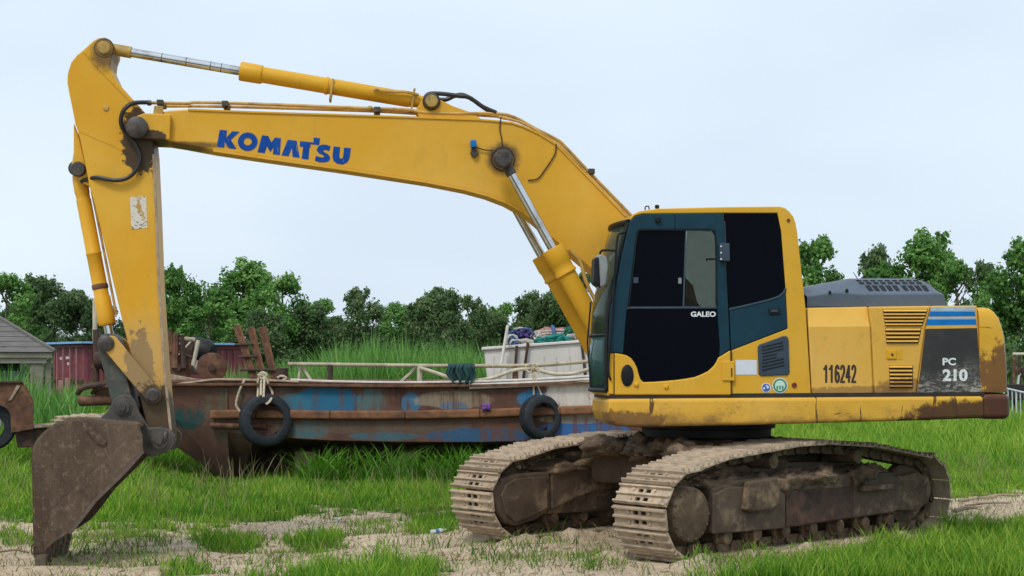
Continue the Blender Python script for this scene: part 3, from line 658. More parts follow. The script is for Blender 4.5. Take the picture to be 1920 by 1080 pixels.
# seat and controls
MB().prism([(-.12, 1.62), (.42, 1.62), (.44, 1.74), (.0, 1.74), (-.06, 1.85), (-.20, 2.36), (-.30, 2.38), (-.34, 2.30), (-.26, 1.75)], .56, 1.05).build('seat', 'seat_black', cab, .05, 3)
MB().prism([(-.22, 2.42), (-.20, 2.60), (-.30, 2.62), (-.33, 2.42)], .68, .94).build('headrest', 'seat_black', cab, .04, 3)
MB().prism([(.05, 1.5), (.5, 1.5), (.5, 1.95), (.3, 2.0), (.05, 1.9)], 1.06, 1.2).build('console', 'seat_black', cab, .03)
MB().tube([(.45, 1.12, 1.9), (.5, 1.12, 2.08), (.48, 1.12, 2.18)], [.015, .015, .025], 8).build('control_lever', 'seat_black', cab)
# door: dark teal frame, yellow foot, panes
DL = 1.305
door = side('door', [(1141, 661), (1144, 582), (1173, 449), (1182, 414), (1190, 406), (1204, 402), (1266, 400.5), (1266, 430), (1204, 430), (1197, 432), (1194, 438), (1186, 505), (1178, 575), (1175, 580), (1169, 656), (1169, 663), (1151, 661)], DL, .045, 'teal_panel', cab, .008)
side('door_frame', [(1266.2, 400.5), (1357, 400), (1366, 582), (1369, 655), (1349, 669), (1350, 650), (1345, 580), (1344, 505), (1342, 442), (1338, 434), (1330, 430), (1266.2, 430)], DL, .045, 'teal_panel', door, .008)
side('sash_bar', [(1178, 575), (1344.5, 574.5), (1344.5, 578.5), (1177, 579)], DL-.006, .03, 'grille_blue', door, .003)
curve = [(1347, 671), (1343, 680), (1337, 688), (1328, 696), (1316, 702), (1303, 707), (1287, 710), (1268, 712.5), (1246, 714.5), (1225, 716), (1206, 716.5), (1201, 711), (1198, 702), (1195, 690), (1190, 680), (1184, 672), (1176, 666.5), (1166, 664)]
foot = [(1152, 662)]+curve[::-1]+[(1370, 656.5), (1371, 740.5), (1152, 740.5)]
side('door_foot', foot, DL+.008, .05, 'yellow_cab', door, .012, 3)
side('lower_pane', [(1174, 579), (1345, 578.5), (1349, 655)]+curve+[(1168, 660)], DL-.012, .012, 'dark_glass', door)
side('upper_pane', [(1178, 575), (1186, 505), (1194, 438), (1197, 432), (1204, 430), (1286, 430), (1283, 505), (1281, 575)], DL-.014, .01, 'dark_glass', door)
side('upper_pane', [(1283, 575), (1285, 505), (1288, 430), (1330, 430), (1338, 434), (1342, 442), (1344, 505), (1344, 575)], DL-.022, .008, 'pane_tint', door)
side('sash_bar', [(1280, 575), (1285, 432), (1287.2, 432), (1283, 575)], DL-.006, .012, 'grille_blue', door)
side('pane_catch', [(1272, 521), (1278, 521), (1278, 532), (1272, 532)], DL, .012, 'mirror_grey', door, .003)
side('pane_catch', [(1188, 520), (1197, 520), (1197, 531), (1188, 531)], DL, .012, 'grille_blue', door, .003)
# seal ring round the upper panes
ring = smooth_pts([UP(x, y, DL) for x, y in ((1179, 573), (1187, 505), (1195, 440), (1205, 431.5), (1266, 431.3), (1330, 431.5), (1341, 441), (1343, 505), (1343, 573))], 4)
MB().tube(ring, .008, 6).build('window_seal', 'black_trim', door)
text_part('lettering', 'GALEO', 1295, 584, 1342, 594, DL-.011, 'letter_white', door, .035)
MB().cyl(UP(1234, 412, DL), UP(1234, 412, DL+.03), .026, 14).build('door_stop', 'black_trim', door)
hg = side('hinge', [(1349, 456), (1368, 456), (1369, 490), (1350, 489)], DL+.035, .04, 'grille_blue', door, .006)
for y in (462, 474, 486): MB().cyl(UP(1352, y, DL+.03), UP(1352, y, DL+.042), .008, 8).build('hinge_bolt', 'letter_white', hg)
MB().tube([UP(1343, 486, 1.2), UP(1330, 486, 1.2), UP(1325, 486, 1.2), UP(1325, 490, 1.2)], .008, 6).build('window_latch', 'black_trim', door)
ov_ = MB().lathe([(.001, 0), (.060, 0), (.066, .008), (.058, .014), (.001, .014)], (0, 0, 0), (0, 1, 0), 28).build('door_port', 'black_trim', door)
ov_.location = UP(1176, 704, DL+.008); ov_.scale = (.85, 1, 1.45)
for x, y in ((1193, 721), (1249, 725)): MB().lathe([(.001, .02), (.014, .018), (.022, .008), (.024, 0)], UP(x, y, DL+.008), (0, 1, 0), 14).build('foot_knob', 'yellow_cab', door)
MB().tube([UP(1151.5, 664, DL+.004), UP(1151.5, 740, DL+.004)], .004, 5).build('door_gap', 'number_brown', door)
MB().tube([UP(1371, 657, DL+.0), UP(1371.5, 740, DL+.0)], .006, 5).build('door_gap', 'number_brown', door)
side('front_post', [(1141, 663), (1151, 663), (1151, 740), (1142, 738)], DL-.005, .04, 'yellow_cab', cab, .006)
# rear quarter
side('quarter_pane', [(1358.5, 400), (1457.5, 400), (1464.5, 434), (1472.5, 538), (1466, 550), (1450, 558), (1410, 568), (1367, 578.5)], CL-.008, .02, 'dark_glass', cab)
qp = side('quarter_panel', [(1367.5, 580), (1410, 571), (1450, 561.5), (1465, 554), (1473.5, 543), (1477, 615.5), (1371, 656.5)], CL+.004, .04, 'teal_panel', cab, .008)
MB().tube(smooth_pts([UP(x, y, CL+.002) for x, y in ((1367, 580), (1410, 570.5), (1450, 560), (1466, 552), (1473, 541))], 4), .010, 6).build('panel_rim', 'grille_blue', qp)
side('lock_plate', [(1441, 578), (1463, 577), (1464, 589), (1442, 590)], CL+.016, .012, 'black_trim', qp, .008)
side('lock_grip', [(1446, 581), (1459, 580.5), (1459, 585), (1446, 585.5)], CL+.022, .01, 'grille_blue', qp, .004)
# grille
gr = side('vent_grille', [(1421, 650), (1424, 646), (1470, 629.5), (1477, 631), (1479, 637), (1481, 698), (1478, 703), (1427, 705), (1423, 702)], CL+.014, .02, 'grille_blue', cab, .008, 3)
for k in range(8):
    y0 = 651+k*6.2; x1 = 1468+(.3*k) if k not in (3, 4) else 1456
    p0, p1 = UP(1429, y0, CL+.012), UP(x1, y0-9.5*(x1-1429)/40, CL+.012); d = (p1-p0); L = d.length
    ang = math.atan2(d.z, d.x)
    MB().box((p0+p1)/2, (L, .012, .013), Matrix.Rotation(-ang, 3, 'Y')).build('vent_slot', 'slot_black', gr)
side('blank_sticker', [(1379, 675), (1419, 675), (1419, 702.5), (1379, 702.5)], CL+.003, .002, 'sticker_white', cab)
lb = side('latch_box', [(1354, 678), (1377, 677), (1378, 714), (1355, 714)], DL+.022, .02, 'yellow_cab', door, .006)
MB().tube([UP(1372, 690, DL+.022), UP(1372, 706, DL+.022)], .006, 5).build('latch_slot', 'number_brown', lb)
def disc(name, x, y, r, lat, mat, parent, h=.003): return MB().lathe([(.001, h), (r, h), (r, 0), (.001, 0)], UP(x, y, lat), (0, 1, 0), 24, False).build(name, mat, parent)
s1 = disc('round_sticker', 1436.5, 727, .043, CL+.001, 'sticker_white', cab); disc('sticker_print', 1436.5, 727, .036, CL+.0045, 'sticker_blue', s1, .001)
pr = MB()
for dx, dy, w in ((-4, 1, .010), (3, -1, .012), (1, -4, .008)): pr.lathe([(.001, .001), (w, .001), (w*.6, 0)], UP(1436.5+dx, 727+dy, CL+.0058), (0, 1, 0), 8, False)
pr.build('sticker_mark', 'sticker_white', s1)
s2 = disc('round_sticker', 1462.5, 723, .069, CL+.001, 'sticker_white', cab); disc('sticker_print', 1462.5, 723, .062, CL+.0045, 'sticker_green', s2, .001); disc('sticker_print', 1462.5, 723, .046, CL+.006, 'sticker_mint', s2, .001)
pr = MB()
for dx in (-5, 0, 5):
    pr.lathe([(.001, .001), (.009, .001), (.006, 0)], UP(1462.5+dx, 725, CL+.0074), (0, 1, 0), 8, False); pr.box(UP(1462.5+dx, 728.5, CL+.008), (.014, .002, .016))
pr.build('sticker_mark', 'sticker_green', s2)
disc('reflector', 1489, 722, .022, CL, 'red_plastic', cab, .012)
disc('roof_screw', 1478, 413, .014, CL, 'red_plastic', cab, .01)
# front glazing, gently bowed between the two side frames
def front_row(x, y, n=9, bow=.07, l0=1.25, l1=.36):
    a, z = U(x, y, DL); return [Vector((a+.005+bow*math.sin(math.pi*k/(n-1)), l0+(l1-l0)*k/(n-1), z)) for k in range(n)]
FE = [(1181, 417), (1172, 449), (1158, 515), (1144, 582), (1141.5, 625)]
MB().sheet([front_row(*p) for p in FE]).build('windshield', 'windshield', cab, solid=.006)
MB().sheet([front_row(*p) for p in ((1141.5, 630), (1140, 680), (1141, 728))]).build('lower_windshield', 'front_low_glass', cab, solid=.006)
for k, rr in enumerate(([front_row(*p) for p in FE+[(1140, 680), (1141, 730)]],)):
    for idx, nm in ((0, 'front_pillar'), (-1, 'front_pillar')):
        MB().tube(smooth_pts([r[idx] for r in rr], 3), .024, 8).build(nm, 'black_trim', cab)
MB().tube(front_row(1181, 415), .026, 8).build('windshield_rail', 'black_trim', cab)
MB().tube(front_row(1141.5, 627), .014, 8).build('windshield_rail', 'black_trim', cab)
MB().tube(front_row(1141, 732), .022, 8).build('windshield_rail', 'black_trim', cab)
MB().prism(UL([(1141, 733), (1152, 733), (1152, 742), (1141, 742)], DL), CI, DL-.05).build('front_sill', 'yellow_cab', cab, .006)
# wiper, grab rail, mirror
a_, z_ = U(1143, 590, DL)
MB().tube([(a_+.09, .80, U(1143, 728, DL)[1]), (a_+.11, .72, U(1143, 640, DL)[1]), (a_+.07, .66, U(1150, 560, DL)[1])], .008, 6).build('wiper', 'black_trim', cab)
MB().tube(smooth_pts([UP(1172, 436, 1.31), UP(1162, 438, 1.33), UP(1158, 446, 1.335), UP(1155, 474, 1.335), UP(1147, 600, 1.335), UP(1141, 690, 1.33), UP(1145, 712, 1.31)], 5), .010, 8).build('grab_rail', 'black_trim', cab)
mir_c = Vector((U(1128, 510, 1.25)[0], 1.25, U(1128, 510, 1.25)[1]))
mr = MB().prism([(mir_c.x+.062, mir_c.z+.13), (mir_c.x+.03, mir_c.z+.155), (mir_c.x-.035, mir_c.z+.13), (mir_c.x-.05, mir_c.z+.05), (mir_c.x-.03, mir_c.z-.12), (mir_c.x+.03, mir_c.z-.15), (mir_c.x+.07, mir_c.z-.10)], 1.16, 1.34).build('mirror', 'mirror_grey', cab, .03, 3)
MB().prism([(mir_c.x+.075, mir_c.z+.12), (mir_c.x+.085, mir_c.z-.1), (mir_c.x+.02, mir_c.z-.15), (mir_c.x+.035, mir_c.z+.13)], 1.15, 1.35).build('mirror_back', 'black_trim', mr, .02, 3)
MB().tube(smooth_pts([UP(1157, 471, 1.31), UP(1140, 469, 1.30), UP(1126, 472, 1.27), UP(1126, 490, 1.25)], 4), .011, 6).build('mirror_arm', 'black_trim', cab)
# roof details
MB().tube(smooth_pts([UP(1210, 394, .9), UP(1210, 388, .9), UP(1216, 387, .9), UP(1217, 393, .9)], 3), .006, 5).build('lifting_eye', 'black_trim', cab)
MB().lathe([(.02, 0), (.02, .03), (.001, .035)], UP(1232, 391, .9), (0, 0, 1), 8).build('roof_knob', 'black_trim', cab)

# --- boom
BL = .21
BOOM = [(296, 212), (316, 207), (353, 205), (480, 210), (705, 217), (900, 224), (936, 227), (960, 230), (981, 236.5), (1010, 250), (1043, 270.5), (1173, 404), (1300, 535), (1310, 575), (1285, 610), (1250, 615), (1190, 575), (1118, 512), (1066, 468), (1007, 416), (981, 396), (950, 379), (913, 365), (872, 354), (800, 340), (650, 317), (480, 293), (400, 281), (341, 270), (290, 262), (272, 256), (258, 252), (248, 240), (252, 226), (266, 218)]
boom = MB().prism(UL(BOOM, BL), -BL, BL).build('boom', 'yellow_boom', EX, .012, 2)
# lips of the top and bottom plates
def lip(pts, lat, w, h, mat, parent, name):
    p = [UP(x, y, lat) for x, y in pts]
    m = MB()
    for i in range(len(p)-1):
        d = p[i+1]-p[i]; m.box((p[i]+p[i+1])/2, (d.length+.004, w, h), Matrix.Rotation(-math.atan2(d.z, d.x), 3, 'Y'))
    return m.build(name, mat, parent)
lip([(400, 282), (480, 294), (650, 318), (800, 341), (872, 355), (913, 366), (950, 380), (981, 397), (1007, 417), (1066, 469)], BL+.006, .02, .022, 'yellow_boom', boom, 'bottom_lip')
lip([(353, 205.5), (480, 210.5), (705, 217.5), (900, 224.5), (936, 227.5), (960, 230.5), (981, 237), (1010, 250.5), (1043, 271), (1173, 404.5)], BL+.004, .016, .016, 'yellow_boom', boom, 'top_lip')
def Z4(pts): return [(400+x/3.6, 80+y/3.6) for x, y in pts]
def letter(pts, holes=None): return side('lettering', Z4(pts), BL+.004, .004, 'letter_blue', boom)
letter([(42, 588), (92, 592), (86, 642), (128, 597), (176, 602), (118, 655), (156, 718), (104, 712), (76, 668), (72, 708), (24, 700)])
ring_o = Z4([(232+66*math.cos(a)-6*math.sin(a), 668+62*math.sin(a)+5*math.cos(a)) for a in np.linspace(0, 2*math.pi, 40, endpoint=False)])
ring_i = Z4([(232+27*math.cos(a), 668+25*math.sin(a)) for a in np.linspace(0, 2*math.pi, 40, endpoint=False)])
MB().sheet([[UP(x, y, BL+.004) for x, y in ring_o+ring_o[:1]], [UP(x, y, BL+.004) for x, y in ring_i+ring_i[:1]]], False).build('lettering', 'letter_blue', boom)
letter([(328, 625), (370, 629), (392, 672), (416, 640), (456, 645), (448, 758), (402, 752), (406, 706), (384, 738), (362, 698), (346, 745), (298, 738)])
letter([(502, 655), (562, 662), (582, 776), (534, 770), (530, 705), (508, 766), (460, 760)])
letter([(586, 664), (660, 672), (676, 673), (678, 640), (720, 645), (715, 690), (656, 684), (654, 708), (648, 707), (642, 788), (596, 782), (606, 703), (582, 700)])
letter([(790, 698), (784, 730), (752, 722), (740, 728), (746, 738), (774, 752), (789, 774), (781, 798), (752, 808), (715, 806), (686, 796), (692, 764), (720, 772), (742, 775), (748, 768), (740, 758), (712, 746), (697, 725), (706, 702), (730, 688), (760, 688)])
letter([(812, 700), (856, 705), (850, 765), (855, 782), (868, 783), (876, 770), (882, 708), (928, 712), (920, 775), (905, 808), (870, 822), (835, 816), (810, 795), (804, 765)])
# nose clamp plate
side('clamp_plate', [(289, 198), (306, 199), (306, 214), (302, 222), (303, 230), (308, 236), (290, 238), (286, 233), (290, 224), (287, 214)], BL+.02, .02, 'pin_yellow', boom, .004)
# arm pivot boss
MB().lathe([(.001, .0), (.085, .0), (.10, -.012), (.10, -.12), (.001, -.12)], UP(256, 238, .34), (0, 1, 0), 24).build('arm_pin', 'grease_steel', boom)
MB().lathe([(.001, .0), (.10, .0), (.10, -.12), (.001, -.12)], UP(256, 238, -.22), (0, 1, 0), 24).build('arm_pin', 'grease_steel', boom)
for s_ in (.245, -.245): MB().prism(UL([(320, 214), (318, 262), (275, 260), (246, 258), (236, 240), (244, 222), (270, 212)], .27), s_-.028, s_+.028).build('boom_fork', 'grease_steel' if s_ < 0 else 'yellow_boom', boom, .01)
# lamp with blue cap on the boom
wl_ = side('work_lamp', [(882, 262), (893, 262), (894, 276), (883, 276)], BL+.07, .06, 'stripe_blue', boom, .01)
side('lamp_bracket', [(884, 277), (892, 277), (898, 288), (890, 296), (882, 288)], BL+.04, .04, 'grease_steel', wl_, .006)
MB().tube(smooth_pts([UP(893, 276, BL+.03), UP(908, 281, BL+.02), UP(925, 282, BL+.03)], 4), .006, 5).build('lamp_wire', 'brown_wire', wl_)
# boom cylinder pin
MB().lathe([(.001, .02), (.07, .02), (.085, .005), (.085, -.08), (.001, -.08)], UP(943, 298, .52), (0, 1, 0), 24).build('cylinder_pin', 'grease_steel', boom)
MB().lathe([(.105, .012), (.115, 0), (.115, -.01)], UP(943, 298, BL+.003), (0, 1, 0), 28).build('pin_boss', 'grease_steel', boom)
# boom hoist cylinders
for s_ in (.44, -.44):
    p0 = UP(943, 298, .44); p0.y = s_; p1 = UP(1160, 690, .44); p1.y = s_
    d = (p1-p0).normalized(); hd = UP(1041, 462, .44); hd.y = s_; Lh = (hd-p0).length; Lt = (p1-p0).length
    cy = MB().lathe([(.042, 0), (.098, .0), (.104, .012), (.104, .15), (.096, .17), (.096, .24), (.104, .25), (.104, .27), (.088, .28), (.088, Lt-Lh-.15), (.001, Lt-Lh-.1)], p0+d*Lh, d, 28).build('boom_cylinder', 'yellow_cylinder', EX)
    MB().cyl(p0+d*.07, p0+d*(Lh+.02), .0435, 20).build('rod', 'chrome', cy)
    MB().lathe([(.001, .075), (.085, .075), (.09, .06), (.09, -.06), (.001, -.06)], p0, (0, 1, 0), 24).build('rod_eye', 'grease_steel', cy)
    MB().cyl(p0, p0+d*.17, .05, 16).build('rod_neck', 'grease_steel', cy)
    q = p0+d*(Lh+.1); off = Vector((-.02, 0, .13)) 
    MB().tube(smooth_pts([q+Vector((-.12, 0, .06)), q+d*.15+Vector((-.14, 0, .09)), q+d*.4+Vector((-.10, 0, .06)), q+d*1.0+Vector((-.10, 0, .06))], 4), .018, 8).build('oil_pipe', 'pipe_paint', cy)
# arm cylinder on top
p0 = UP(196, 90, .02); p1 = UP(808, 194, .02); d = (p1-p0).normalized(); Lt = (p1-p0).length; Lh = (UP(449, 140, .02)-p0).length
ac = MB().lathe([(.045, 0), (.084, 0), (.09, .012), (.088, .2), (.075, .215), (.075, .80), (.084, .805), (.084, .83), (.075, .835), (.072, Lt-Lh-.22), (.066, Lt-Lh-.2), (.055, Lt-Lh-.06), (.001, Lt-Lh-.05)], p0+d*Lh, d, 28).build('arm_cylinder', 'yellow_cylinder', EX)
MB().cyl(p0+d*.2, p0+d*(Lh+.02), .042, 20).build('rod', 'chrome', ac)
MB().cyl(p0+d*.05, p0+d*.25, .055, 16).build('rod_end', 'pin_yellow', ac)
rb = MB()
for q in (.42, .60, .78, .86): rb.lathe([(.0435, 0), (.0435, .006)], p0+d*(q*Lh), d, 20)
rb.build('rod_mark', 'number_brown', ac)
MB().lathe([(.001, .14), (.07, .14), (.085, .12), (.085, -.12), (.07, -.14), (.001, -.14)], p1, (0, 1, 0), 24).build('cylinder_pin', 'grease_steel', ac)
MB().lathe([(.001, .165), (.055, .16), (.06, .14)], p1, (0, 1, 0), 20).build('pin_cap', 'pin_yellow', ac)
clamp = MB()
for x, y in ((622, 170), (774, 188)):
    q = UP(x, y, .02); clamp.box(q+Vector((0, .0, .0)), (.02, .18, .20), Matrix.Rotation(-math.atan2(d.z, d.x), 3, 'Y'))
clamp.build('pipe_clamp', 'pin_yellow', ac, .004)
for s_ in (.10, -.10): MB().prism(UL([(786, 222), (780, 205), (790, 190), (808, 181), (826, 188), (850, 200), (885, 212), (905, 226)], .1), s_-.025, s_+.025).build('cylinder_bracket', 'yellow_boom', boom, .008)
MB().tube(smooth_pts([UP(700, 168, .12), UP(735, 172, .12), UP(760, 172, .12), UP(785, 178, .1)], 4), .014, 6).build('oil_pipe', 'pipe_paint', ac)
# hoses from the cylinder to the boom
for pts, l in (([(797, 184), (805, 176), (830, 176), (860, 180), (880, 183), (905, 200), (930, 211)], .12), ([(815, 186), (835, 187), (852, 180), (868, 178), (888, 188), (912, 205), (932, 213)], .02)):
    MB().tube(smooth_pts([UP(x, y, l) for x, y in pts], 6), .021, 8).build('hydraulic_hose', 'hose', boom)
# pipes along the top
for pts, l, r in (([(284, 193), (300, 193), (350, 194), (372, 192), (480, 195), (690, 203), (765, 206), (795, 211), (850, 213), (930, 213), (965, 220), (1000, 239), (1045, 262), (1060, 275), (1110, 328), (1180, 400), (1240, 462)], .12, .015),
                  ([(310, 199), (430, 200), (690, 208), (800, 214), (930, 218), (985, 233), (1050, 272), (1120, 345), (1180, 406), (1240, 468)], -.05, .015),
                  ([(935, 220), (985, 233), (1050, 275), (1100, 326), (1168, 398), (1240, 470)], .17, .013)):
    MB().tube(smooth_pts([UP(x, y, l) for x, y in pts], 4), r, 8).build('oil_pipe', 'pipe_paint', boom)
for x, y in ((303, 196), (424, 198), (707, 209), (1106, 324)):
    c_ = MB().box(UP(x, y, .05), (.06, .26, .05)); c_.box(UP(x, y+7, .10), (.03, .03, .06)); c_.build('pipe_clamp', 'grease_steel', boom, .006)
MB().cyl(UP(690, 203, .12), UP(698, 203.5, .12), .024, 8).build('pipe_nut', 'pin_yellow', boom)
MB().cyl(UP(276, 193, .12), UP(284, 193, .12), .026, 8).build('pipe_nut', 'grease_steel', boom)
for pts in ([(940, 219), (937, 240), (941, 262), (942, 280)], [(1043, 270), (1040, 290), (1022, 318), (1008, 335), (990, 338)]):
    MB().tube(smooth_pts([UP(x, y, BL+.012) for x, y in pts], 5), .0065, 5).build('grease_line', 'brown_wire', boom)

# --- arm
AL = .195
ARM = [(175, 76), (185, 71), (197, 70), (207, 75), (213, 86), (213, 97), (208, 110), (206, 126), (218, 152), (250, 187), (276, 216), (285, 250), (289, 290), (294, 400), (299, 538), (309, 690), (321, 806), (322, 828), (312, 842), (296, 846), (283, 834), (276, 800), (262, 745), (249, 680), (228, 597), (178, 384), (168, 352), (158, 300), (148, 252), (141, 232), (136, 206), (129, 172), (126, 155), (126.5, 138), (133, 117), (143, 104), (154, 95)]
arm = MB().prism(UL(ARM, AL), -AL, AL).build('arm', 'yellow_arm', EX, .012, 2)
MB().lathe([(.001, .02), (.05, .02), (.062, .008), (.062, -.02)], UP(195, 90, AL), (0, 1, 0), 24).build('top_pin', 'pin_yellow', arm)
MB().lathe([(.085, .004), (.092, 0), (.092, -.02)], UP(195, 90, AL), (0, 1, 0), 24).build('pin_boss', 'grease_steel', arm)
MB().lathe([(.001, .012), (.022, .010), (.03, 0)], UP(199, 203, AL), (0, 1, 0), 14).build('arm_boss', 'pin_yellow', arm)
lip([(160, 97), (182, 124), (215, 158), (248, 192)], AL+.002, .012, .02, 'yellow_arm', arm, 'weld_seam')
lip([(150, 246), (210, 272), (240, 288)], AL+.001, .006, .012, 'yellow_arm', arm, 'weld_seam')
lip([(288, 290), (293, 400), (298, 538), (308, 690), (320, 806)], AL+.004, .02, .022, 'timber', arm, 'edge_plate')
side('torn_label', [(244, 369), (274, 368), (276, 427), (246, 430)], AL+.003, .002, 'torn_label', arm)
for s_ in (.11, -.11): MB().prism(UL([(139, 232), (150, 262), (166, 330), (172, 352), (158, 345), (148, 336), (138, 330), (132, 318), (136, 305), (139, 285)], .11), s_-.03, s_+.03).build('cylinder_lug', 'yellow_arm', arm, .01)
MB().lathe([(.001, .02), (.06, .02), (.07, 0), (.07, -.32), (.001, -.32)], UP(146, 317, .17), (0, 1, 0), 20).build('lug_pin', 'grease_steel', arm)
# hoses round the arm pivot
MB().tube(smooth_pts([UP(277, 192, .27), UP(252, 193, .30), UP(238, 200, .32), UP(229, 213, .32), UP(227, 232, .30), UP(236, 250, .26), UP(252, 268, .25), UP(262, 292, .24), UP(258, 315, .24), UP(240, 333, .24), UP(215, 338, .24), UP(185, 333, .22), UP(168, 335, .17), UP(152, 340, .12)], 6), .020, 8).build('hydraulic_hose', 'hose', arm)
# bucket cylinder
p0 = UP(146, 318, .0); p1 = UP(208, 645, .0); d = (p1-p0).normalized(); Lt = (p1-p0).length; Lh = (UP(205, 610, 0)-p0).length
bc = MB().lathe([(.001, .02), (.06, .05), (.068, .10), (.068, .22), (.063, .24), (.063, .28), (.068, .285), (.068, .78), (.072, .785), (.072, .80), (.068, .805), (.068, Lh-.28), (.076, Lh-.27), (.076, Lh-.12), (.081, Lh-.10), (.081, Lh-.03), (.074, Lh-.01), (.04, Lh)], p0, d, 26).build('bucket_cylinder', 'yellow_cylinder', EX)
MB().lathe([(.001, .11), (.065, .11), (.07, .10), (.07, -.10), (.001, -.11)], p0, (0, 1, 0), 20).build('cylinder_eye', 'grease_steel', bc)
MB().lathe([(.070, 0), (.075, .01), (.075, .04), (.070, .05)], p0+d*1.08, d, 24).build('rust_band', 'rust', bc)
MB().cyl(p0+d*(Lh-.02), p1, .042, 18).build('rod', 'chrome', bc)
MB().tube(smooth_pts([p0+d*.2+Vector((-.09, 0, 0)), p0+d*.6+Vector((-.095, 0, 0)), p0+d*1.2+Vector((-.10, 0, 0)), p0+d*(Lh-.1)+Vector((-.10, 0, 0))], 3), .012, 6).build('oil_pipe', 'pipe_paint', bc)
MB().lathe([(.001, .30), (.055, .30), (.075, .285), (.075, -.285), (.055, -.30), (.001, -.30)], p1, (0, 1, 0), 22).build('rod_pin', 'grease_steel', bc)
# tipping lever (yellow) and bucket link (dark)
def bar(q0, q1, w, lat0, lat1, name, mat, parent, e=1.25):
    q0, q1 = Vector(q0), Vector(q1); dd = (q1-q0).normalized(); nn = Vector((-dd.y, dd.x))
    a0 = math.degrees(math.atan2(dd.y, dd.x))
    pts = [(q0.x+w*e*math.cos(R(x)), q0.y+w*e*math.sin(R(x))) for x in np.linspace(a0+100, a0+260, 9)]+[(q1.x+w*e*math.cos(R(x)), q1.y+w*e*math.sin(R(x))) for x in np.linspace(a0-80, a0+80, 9)]
    return MB().prism(pts, lat0, lat1).build(name, mat, parent, .008)
j0 = U(207, 645, .27); j1 = U(287, 742, .27); j2 = U(232, 765, .2)
for s_ in (1, -1):
    lv = bar(j0, j1, .062, s_*.215, s_*.27, 'tipping_lever', 'yellow_arm', EX)
    MB().lathe([(.001, .02), (.045, .02), (.055, .01), (.07, 0)], (j1[0], s_*.27, j1[1]), (0, s_, 0), 20).build('lever_pin', 'grease_steel', lv)
bar((p1.x, p1.z), j2, .095, -.19, .19, 'bucket_link', 'link_steel', EX, 1.0)

# --- bucket
KL = .56
BK = [(65, 1040), (64, 939), (62, 860), (64, 838), (72, 825), (84, 812), (104, 797), (125, 790), (148, 787), (180, 790), (207, 792), (255, 795), (262, 801), (266, 815), (267, 843), (240, 873), (210, 903), (178, 934), (150, 972), (130, 996), (108, 1011), (90, 1021), (84, 1036)]
bk2 = UL(BK, KL)
bucket = MB().prism(bk2, KL-.03, KL).build('bucket', 'bucket_steel', EX, .008)
MB().prism(bk2, -KL, -KL+.03).build('side_plate', 'bucket_steel', bucket, .008)
shell = [U(x, y, KL) for x, y in BK[:13]]     # lip, back, top, hinge
shell = [(shell[0][0]-.02, shell[0][1]-.05)]+shell
MB().sheet([[Vector((a, l, z)) for a, z in shell] for l in np.linspace(-KL+.02, KL-.02, 5)]).build('bucket_shell', 'bucket_steel', bucket, solid=.035)
# side cutters: thickened strip along the cutting edge, and the rib seen on the plate
side('cutter_strip', [(267, 815), (268, 845), (241, 876), (211, 906), (179, 937), (151, 974), (131, 998), (100, 1018), (84, 1034), (80, 1012), (96, 960), (130, 925), (180, 880), (255, 806)], KL+.03, .03, 'bucket_steel', bucket, .006)
side('wear_plate', [(150, 790), (165, 793), (200, 828), (196, 836), (182, 833), (155, 800)], KL+.02, .02, 'bucket_steel', bucket, .008)
lip([(268, 846), (241, 877), (211, 907), (179, 938), (151, 975), (131, 999)], KL+.012, .05, .03, 'tooth_steel', bucket, 'edge_bead')
MB().prism(UL([(66, 1020), (86, 1020), (86, 1040), (66, 1040)], KL), -KL+.02, KL-.02).build('cutting_lip', 'tooth_steel', bucket, .01)
for k in range(5):
    l = KL-.06-k*(2*KL-.12)/4
    c0 = U(76, 1028, KL); 
    tp = [(c0[0]+.055, c0[1]+.05), (c0[0]+.058, c0[1]-.06), (c0[0]+.05, c0[1]-.175), (c0[0]-.03, c0[1]-.185), (c0[0]-.055, c0[1]-.06), (c0[0]-.055, c0[1]+.05)]
    MB().prism(tp, l-.05, l+.05).build('tooth', 'tooth_steel', bucket, .014)
    side_b = MB().prism([(c0[0]+.066, c0[1]+.07), (c0[0]+.066, c0[1]-.05), (c0[0]-.064, c0[1]-.05), (c0[0]-.064, c0[1]+.07)], l-.058, l+.058).build('tooth_holder', 'bucket_steel', bucket, .012)
MB().tube(smooth_pts([UP(66, 1018, KL+.01), UP(60, 1024, KL+.02), UP(60, 1036, KL+.02), UP(66, 1042, KL+.01)], 4), .006, 6).build('wire_loop', 'rust_dark', bucket)
EAR = [(180, 790), (200, 772), (212, 752), (222, 742), (234, 739), (247, 743), (255, 754), (262, 775), (280, 802), (300, 800), (318, 806), (328, 818), (327, 834), (318, 846), (300, 852), (282, 857), (266, 846), (262, 800)]
for s_ in (.24, -.24): 
    er = MB().prism(UL(EAR, .27), s_-.03, s_+.03).build('bucket_ear', 'ear_steel', bucket, .012, 3)
for x, y, r in ((230, 764, .085), (299, 826, .10)):
    c_ = UP(x, y, .27)
    MB().lathe([(.001, .05), (.03, .05), (.035, .03), (.065*r/.085, .025), (.07*r/.085, .01), (r, .008), (r, -.54-.008), (.07, -.56), (.001, -.56)], c_, (0, 1, 0), 28).build('bucket_pin', 'ear_steel', bucket)
MB().lathe([(.09, -.02), (.105, -.015), (.11, 0), (.105, .015), (.09, .02)], UP(312, 822, .2), (1, 0, .1), 20).build('seal_ring', 'grease_steel', bucket)
lump('caked_mud', 'clod', [((U(x, 790, 0)[0], random.uniform(-.4, .4), U(x, 790, .2)[1]+.01), (.12, .12, .04)) for x in (130, 150, 165, 180, 195, 140, 172)], bucket, 4, .8)

